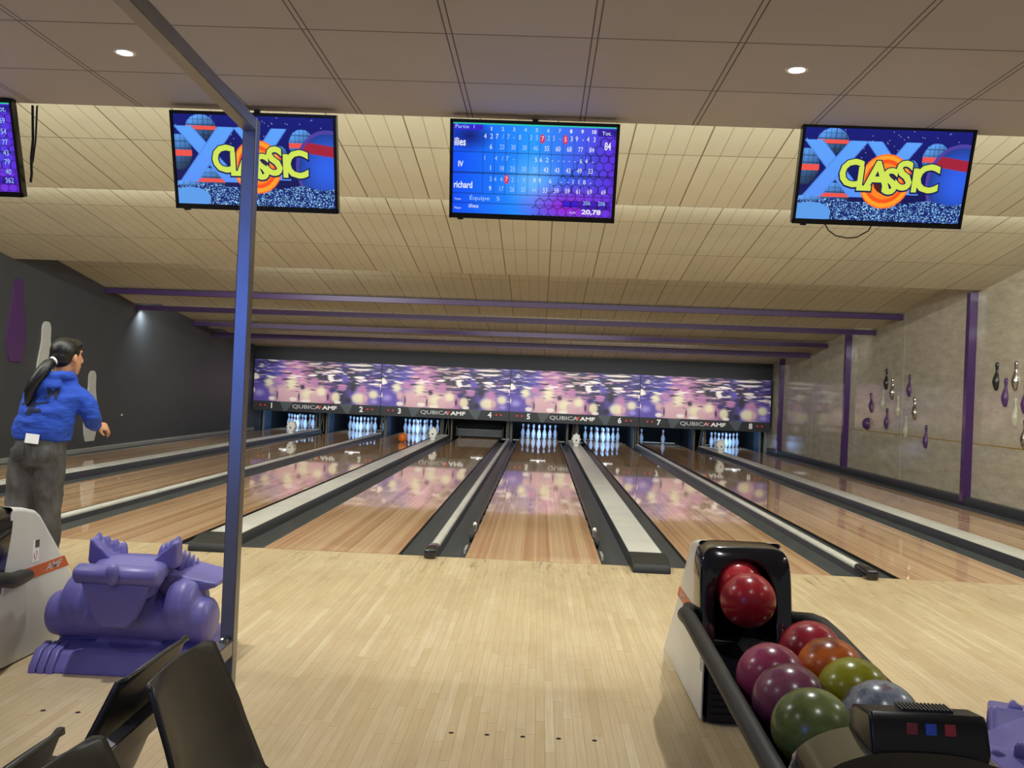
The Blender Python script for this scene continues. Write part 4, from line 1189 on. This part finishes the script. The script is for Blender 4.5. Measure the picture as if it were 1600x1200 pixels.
        B().lathe([(0.0, 0), (0.07, 0), (0.082, -0.008)], 24, (s * 0.3735, -0.01, 0.215), axis='x').build('drum_cap', M_LAV, r, smooth=40) if s > 0 else None
    return r


dragon((-1.80, -3.0, 0), 0.0, 'lavender plastic dragon ball ramp between the steel upright and the white ball return')
dragon((1.60, -4.60, 0), 1.15, 'lavender plastic dragon ball ramp cut by the photo edge beside the button console')

# ---------------------------------------------------------------- the bowler
M_SKIN = mat('skin', 'C08A68', 0.5, var=0.04); M_HAIR = mat('black_hair', '0B0A0B', 0.38, bump=0.3, bscale=120)
M_HOODIE = NT('blue_hoodie_fleece'); _o = M_HOODIE.obj(); _n = M_HOODIE.noise(_o, 1.0, 4, sc=(9, 9, 22), rough=0.55)
M_HOODIE.b.inputs['Base Color'].default_value = (*hx('1F48B4'), 1); M_HOODIE.b.inputs['Roughness'].default_value = 0.85; M_HOODIE.bump(_n, 0.9, 0.02); M_HOODIE = M_HOODIE.m
M_JEANS = NT('grey_denim'); _o = M_JEANS.obj(); _n = M_JEANS.noise(_o, 1.0, 4, sc=(12, 12, 6)); M_JEANS.color(M_JEANS.ramp(_n, [(0.3, hx('38383A')), (0.7, hx('5E5D5C'))])); M_JEANS.b.inputs['Roughness'].default_value = 0.9; M_JEANS.bump(_n, 0.6, 0.012); M_JEANS = M_JEANS.m
BX, BY = -3.18, -1.30
bowler = thing('person', 'person in blue hoodie and grey jeans seen from behind, arm out after throwing', 'person', (BX, BY, 0))
def L(x, y, z): return (x - BX, y - BY, z)
ux, uy = (1, 0, 0), (0, 1, 0)
# body: one continuous surface
b = B()
HR = Matrix.Rotation(math.radians(-25), 3, 'Z'); HC = Vector(L(-3.090, -1.21, 1.395))
def hp(x, y, z): return HC + HR @ Vector((x, y, z))
b.ball(hp(0, -0.01, 0.03), 1, 28, 20, sc=(0.074, 0.092, 0.095), rot=HR)
b.loft([(hp(0, 0.03, 0.02), .064, .058, HR @ Vector(ux), HR @ Vector(uy)), (hp(0, 0.034, -0.035), .058, .055, HR @ Vector(ux), HR @ Vector(uy)), (hp(0, 0.042, -0.075), .042, .042, HR @ Vector(ux), HR @ Vector(uy)), (hp(0, 0.05, -0.105), .024, .028, HR @ Vector(ux), HR @ Vector(uy))], 18)
b.loft([(hp(0, 0.085, 0.035), .009, .010, HR @ Vector(ux), HR @ Vector(uy)), (hp(0, 0.098, 0.005), .011, .014, HR @ Vector(ux), HR @ Vector(uy)), (hp(0, 0.108, -0.018), .014, .013, HR @ Vector(ux), HR @ Vector(uy)), (hp(0, 0.096, -0.03), .012, .008, HR @ Vector(ux), HR @ Vector(uy))], 12)
b.ball(hp(0, 0.085, -0.052), 1, 12, 8, sc=(0.022, 0.012, 0.011), rot=HR)
for s in (-1, 1):
    b.ball(hp(s * 0.077, -0.002, 0.0), 1, 14, 10, sc=(0.011, 0.018, 0.031), rot=HR)
    b.ball(hp(s * 0.028, 0.072, 0.048), 1, 12, 8, sc=(0.022, 0.012, 0.009), rot=HR)
b.loft([(hp(0, -0.012, -0.03), .050, .054, ux, uy), (L(-3.118, -1.235, 1.28), .050, .052, ux, uy), (L(-3.125, -1.24, 1.22), .075, .065, ux, uy)], 18)
b.loft([(L(-3.125, -1.24, 1.24), .08, .06, ux, uy), (L(-3.13, -1.235, 1.19), .15, .085, ux, uy), (L(-3.14, -1.25, 1.08), .145, .10, ux, uy), (L(-3.18, -1.285, 0.95), .13, .09, ux, uy), (L(-3.19, -1.30, 0.85), .125, .095, ux, uy), (L(-3.20, -1.30, 0.76), .125, .09, ux, uy)], 24)
ARM = [L(-2.985, -1.235, 1.165), L(-2.92, -1.22, 1.04), L(-2.995, -0.985, 0.953)]
b.tube([ARM[0], tuple((Vector(ARM[0]) + Vector(ARM[1])) / 2), ARM[1], tuple((Vector(ARM[1]) * .6 + Vector(ARM[2]) * .4)), ARM[2]], [.050, .045, .040, .038, .026], 14)
b.tube([L(-3.27, -1.235, 1.16), L(-3.32, -1.20, 1.03), L(-3.31, -1.12, 0.97), L(-3.27, -1.02, 1.00)], [.048, .042, .038, .026], 14)
for (hip, knee, ank) in ((L(-3.275, -1.30, .80), L(-3.310, -1.30, .46), L(-3.315, -1.36, .08)), (L(-3.135, -1.30, .80), L(-3.150, -1.26, .46), L(-3.165, -1.24, .08))):
    b.tube([hip, tuple((Vector(hip) + Vector(knee)) / 2), knee, tuple((Vector(knee) * .65 + Vector(ank) * .35)), ank], [.082, .074, .055, .054, .036], 16)
# right hand: palm, four unequal bent fingers and a thumb
W0 = Vector(ARM[2]); K = Vector(L(-2.957, -0.945, 0.945))
fwdv = (K - W0).normalized(); side = Vector((0.30, 0.75, 0.15)); side = (side - fwdv * side.dot(fwdv)).normalized(); dn = fwdv.cross(side); dn = dn if dn.z < 0 else -dn
b.loft([(W0 - fwdv * .01, .024, .019, side, dn), (W0 + fwdv * .03, .034, .017, side, dn), (W0 + fwdv * .065, .040, .014, side, dn), (W0 + fwdv * .080, .037, .011, side, dn)], 16, 2.6)
for k, (ln, of) in enumerate(((.072, -.030), (.080, -.010), (.074, .011), (.058, .030))):
    p0 = W0 + fwdv * .072 + side * of; p1 = p0 + (fwdv * .62 + dn * .55).normalized() * ln * .48
    p2 = p1 + (fwdv * .15 + dn).normalized() * ln * .32; p3 = p2 + (dn - fwdv * .12).normalized() * ln * .26
    b.tube([p0, p1, p2, p3], [.0092, .0088, .0080, .0062], 10)
p0 = W0 + fwdv * .018 - side * .028; p1 = p0 - side * .022 + fwdv * .022 + dn * .018; p2 = p1 + fwdv * .026 + dn * .014 - side * .004
b.tube([p0, p1, p2], [.0125, .0105, .0075], 10)
# left hand, in front of the body
V0 = Vector(L(-3.27, -1.02, 1.00)); fv = Vector((.45, .85, .25)).normalized(); sv = Vector((0, .2, 1)); sv = (sv - fv * sv.dot(fv)).normalized(); dv = fv.cross(sv)
b.loft([(V0 - fv * .01, .024, .019, sv, dv), (V0 + fv * .03, .034, .017, sv, dv), (V0 + fv * .078, .038, .012, sv, dv)], 16, 2.6)
for of, ln in ((-.029, .058), (-.010, .074), (.010, .080), (.029, .072)):
    q0 = V0 + fv * .07 + sv * of; b.tube([q0, q0 + fv * ln * .5 + dv * .008, q0 + fv * ln * .8 + dv * .03], [.009, .0085, .0065], 10)
q0 = V0 + fv * .018 + sv * .03; b.tube([q0, q0 + sv * .02 + fv * .022, q0 + sv * .026 + fv * .048], [.012, .010, .0075], 10)
body = b.build('body', M_SKIN, bowler); mod_remesh(body, 0.0055, 5, 0.45); bake(body)
for s in (-1, 1):
    B().ball(hp(s * 0.028, 0.0785, 0.028), 0.0085, 12, 8).build('eye', mat('eye_dark', '201814', 0.2), bowler, smooth=179)
# hoodie
b = B()
b.loft([(L(-3.185, -1.31, 0.865), .160, .118, ux, uy), (L(-3.185, -1.31, 0.89), .170, .128, ux, uy), (L(-3.18, -1.305, 0.95), .186, .142, ux, uy), (L(-3.158, -1.29, 1.05), .176, .140, ux, uy), (L(-3.140, -1.262, 1.14), .186, .128, ux, uy), (L(-3.132, -1.245, 1.195), .170, .110, ux, uy), (L(-3.126, -1.24, 1.235), .118, .088, ux, uy), (L(-3.122, -1.238, 1.26), .08, .07, ux, uy)], 32, 2.25)
b.loft([(L(-3.065, -1.28, 0.86), .055, .09, ux, uy), (L(-3.075, -1.28, 0.93), .06, .09, ux, uy), (L(-3.09, -1.27, 1.06), .05, .08, ux, uy)], 18)
b.tube([L(-3.045, -1.24, 1.175), L(-2.985, -1.23, 1.135), L(-2.935, -1.225, 1.09), L(-2.92, -1.215, 1.035), L(-2.94, -1.15, 1.00), L(-2.962, -1.08, 0.975), L(-2.984, -1.01, 0.957)], [.070, .072, .068, .064, .060, .052, .042], 18)
b.tube([L(-3.24, -1.24, 1.18), L(-3.285, -1.23, 1.14), L(-3.315, -1.20, 1.03), L(-3.31, -1.12, 0.98), L(-3.28, -1.035, 0.998)], [.075, .074, .064, .056, .042], 18)
# folds and the hood lying round the neck
b.tube([L(-3.20, -1.29, 1.262), L(-3.17, -1.335, 1.268), L(-3.11, -1.35, 1.272), L(-3.06, -1.315, 1.285), L(-3.035, -1.25, 1.285), L(-3.06, -1.18, 1.265), L(-3.13, -1.16, 1.25), L(-3.19, -1.20, 1.255), L(-3.205, -1.27, 1.262)], .030, 12)
b.ball(L(-3.14, -1.345, 1.225), 1, 20, 12, sc=(0.095, 0.050, 0.052))
b.ball(L(-3.15, -1.37, 1.195), 1, 20, 12, sc=(0.07, 0.032, 0.035))
for (z, y, w) in ((0.93, -1.425, .12), (0.985, -1.425, .10)):
    b.tube([L(-3.19 - w, y + .05, z + .02), L(-3.19, y, z), L(-3.19 + w, y + .055, z - .025)], [.012, .02, .012], 8)
def rumple(o, amp, sc):
    from mathutils import noise
    me = o.data; co = [v.co + v.normal * amp * (noise.noise(Vector((v.co.x * sc[0] + v.co.z * sc[2] * .35, v.co.y * sc[1], v.co.z * sc[2]))) + .45 * noise.noise(v.co * 26)) for v in me.vertices]
    for v, c in zip(me.vertices, co): v.co = c
    me.update()


hood = b.build('hoodie', M_HOODIE, bowler); mod_remesh(hood, 0.009, 6); bake(hood); rumple(hood, 0.011, (7, 7, 24))
# jeans
b = B()
b.loft([(L(-3.180, -1.305, 0.90), .148, .115, ux, uy), (L(-3.190, -1.305, 0.85), .152, .125, ux, uy), (L(-3.200, -1.305, 0.77),   .155, .128, ux, uy), (L(-3.205, -1.305, 0.70), .158, .115, ux, uy)], 28, 2.3)
b.tube([L(-3.280, -1.305, .80), L(-3.300, -1.305, .62), L(-3.310, -1.305, .45), L(-3.315, -1.34, .22), L(-3.317, -1.36, .06)], [.098, .094, .088, .088, .092], 20)
b.tube([L(-3.130, -1.305, .80), L(-3.137, -1.29, .62), L(-3.150, -1.265, .45), L(-3.160, -1.25, .22), L(-3.165, -1.245, .06)], [.102, .097, .086, .086, .092], 20)
for s, x in ((-1, -3.268), (1, -3.125)):
    b.ball(L(x, -1.375, 0.79), 1, 18, 12, sc=(0.07, 0.058, 0.085))
jeans = b.build('jeans', M_JEANS, bowler); mod_remesh(jeans, 0.009, 5); bake(jeans); rumple(jeans, 0.008, (16, 10, 9))
for x, y in ((-3.317, -1.33), (-3.165, -1.21)):
    q = B().ball(L(x, y, 0.04), 1, 18, 10, sc=(0.045, 0.115, 0.04)).box(L(x, 0, 0)[0] - .04, L(x, 0, 0)[0] + .04, y - BY - .11, y - BY + .11, 0.0, 0.03, bev=0.01)
    q.build('shoe', M_RUBBER, bowler, smooth=60)
# hair: cap and ponytail
b = B()
b.ball(hp(0, -0.022, 0.042), 1, 28, 18, sc=(0.083, 0.096, 0.094), rot=HR)
b.ball(hp(0, -0.05, 0.005), 1, 24, 14, sc=(0.075, 0.07, 0.07), rot=HR)
b.ball(hp(0, 0.035, 0.085), 1, 20, 12, sc=(0.070, 0.055, 0.045), rot=HR)
TIE = Vector(L(-3.120, -1.292, 1.382))
b.ball(TIE, 0.028, 14, 10)
hair = b.build('hair', M_HAIR, bowler); mod_remesh(hair, 0.007, 4); bake(hair)
b = B()
b.tube([TIE, TIE + Vector((-.025, -.045, -.03)), L(-3.160, -1.378, 1.30), L(-3.190, -1.405, 1.24), L(-3.217, -1.415, 1.17), L(-3.230, -1.405, 1.11), L(-3.233, -1.40, 1.075)], [.020, .036, .042, .038, .032, .022, .006], 14)
b.tube([L(-3.145, -1.36, 1.32), L(-3.195, -1.39, 1.25), L(-3.240, -1.40, 1.16), L(-3.255, -1.39, 1.12)], [.025, .026, .018, .005], 10)
b.build('ponytail', M_HAIR, hair, smooth=179)
b = B(); b.lathe([(0.026, -0.008), (0.030, -0.004), (0.030, 0.004), (0.026, 0.008)], 18, (0, 0, 0), axis='y')
b.build('hair_tie', M_PRINTW, hair, smooth=60, loc=TIE + Vector((-.008, -.018, -.008)), rot=(0.5, 0, -0.5))
# dark print on the back
M_PRINTB = mat('dark_blue_print', '131D3A', 0.8)
bvh = BVHTree.FromPolygons([v.co for v in hood.data.vertices], [p.vertices[:] for p in hood.data.polygons])
def onto_back(me, cx, cz):
    for v in me.vertices:
        x, z = v.co.x + cx, v.co.z + cz
        h = bvh.ray_cast(Vector((x, -1.0, z)), Vector((0, 1, 0)))[0]
        v.co = Vector((x, (h.y if h else -0.1) - 0.004, z))
    return me
def fine(bm_, n=3):
    bmesh.ops.triangulate(bm_, faces=bm_.faces[:])
    bmesh.ops.subdivide_edges(bm_, edges=bm_.edges[:], cuts=n, use_grid_fill=True); return bm_
for st, x, z, sz in (('.M', -3.095, 1.165, .085),):
    me = text_mesh('print', st, sz, M_PRINTB, off=.004)
    q = bmesh.new(); q.from_mesh(me); fine(q, 3); q.to_mesh(me); q.free()
    link('back_print', onto_back(me, x - BX, z), hood)
q = B()
q.lathe([(0.0175, 0), (0.0175, 0.0005)], 16, (0, 0, 0.045), axis='y')
q.quad((-.085, 0, .012), (-.03, 0, .02), (-.03, 0, .008), (-.085, 0, .002)); q.quad((.03, 0, .02), (.10, 0, .032), (.10, 0, .022), (.03, 0, .008))
q.quad((-.03, 0, .024), (.03, 0, .024), (.018, 0, -.03), (-.02, 0, -.03)); q.quad((-.02, 0, -.03), (.018, 0, -.03), (.0, 0, -.06), (-.035, 0, -.055)); q.quad((.018, 0, -.02), (.06, 0, -.015), (.075, 0, -.035), (.02, 0, -.045))
fine(q.bm, 3)
me = q.mesh('print', M_PRINTB); link('back_print', onto_back(me, -3.20 - BX, 1.085), hood)
bvj = BVHTree.FromPolygons([v.co for v in jeans.data.vertices], [p.vertices[:] for p in jeans.data.polygons])
for cx_ in (-3.275, -3.125):
    q = B(); q.prism([(-.05, .05), (.05, .05), (.05, -.03), (0, -.055), (-.05, -.03)], -0.0015, 0.0015, 'y'); fine(q.bm, 3)
    me = q.mesh('pocket', M_JEANS)
    for v in me.vertices:
        x, z = v.co.x + cx_ - BX, v.co.z + 0.785
        hq = bvj.ray_cast(Vector((x, -1.0, z)), Vector((0, 1, 0)))[0]
        v.co = Vector((x, (hq.y if hq else -0.1) - 0.004 + v.co.y, z))
    link('back_pocket', me, jeans)
h = bvj.ray_cast(Vector((L(-3.175, 0, 0)[0], -1.0, 0.868)), Vector((0, 1, 0)))[0]
yy = (h.y if h else -0.12) + BY
hh = bvh.ray_cast(Vector((L(-3.175, 0, 0)[0], -1.0, 0.90)), Vector((0, 1, 0)))[0]
if hh: yy = min(yy, hh.y + BY)
tag(B().box(-.043, .043, -.003, .003, -.03, .03, bev=.001).build('paper_card', M_PRINTW, None, loc=(-3.172, yy - 0.006, 0.878), rot=(-0.1, 0.08, 0)), 'white folded card sticking out of the back pocket of the grey jeans', 'card')
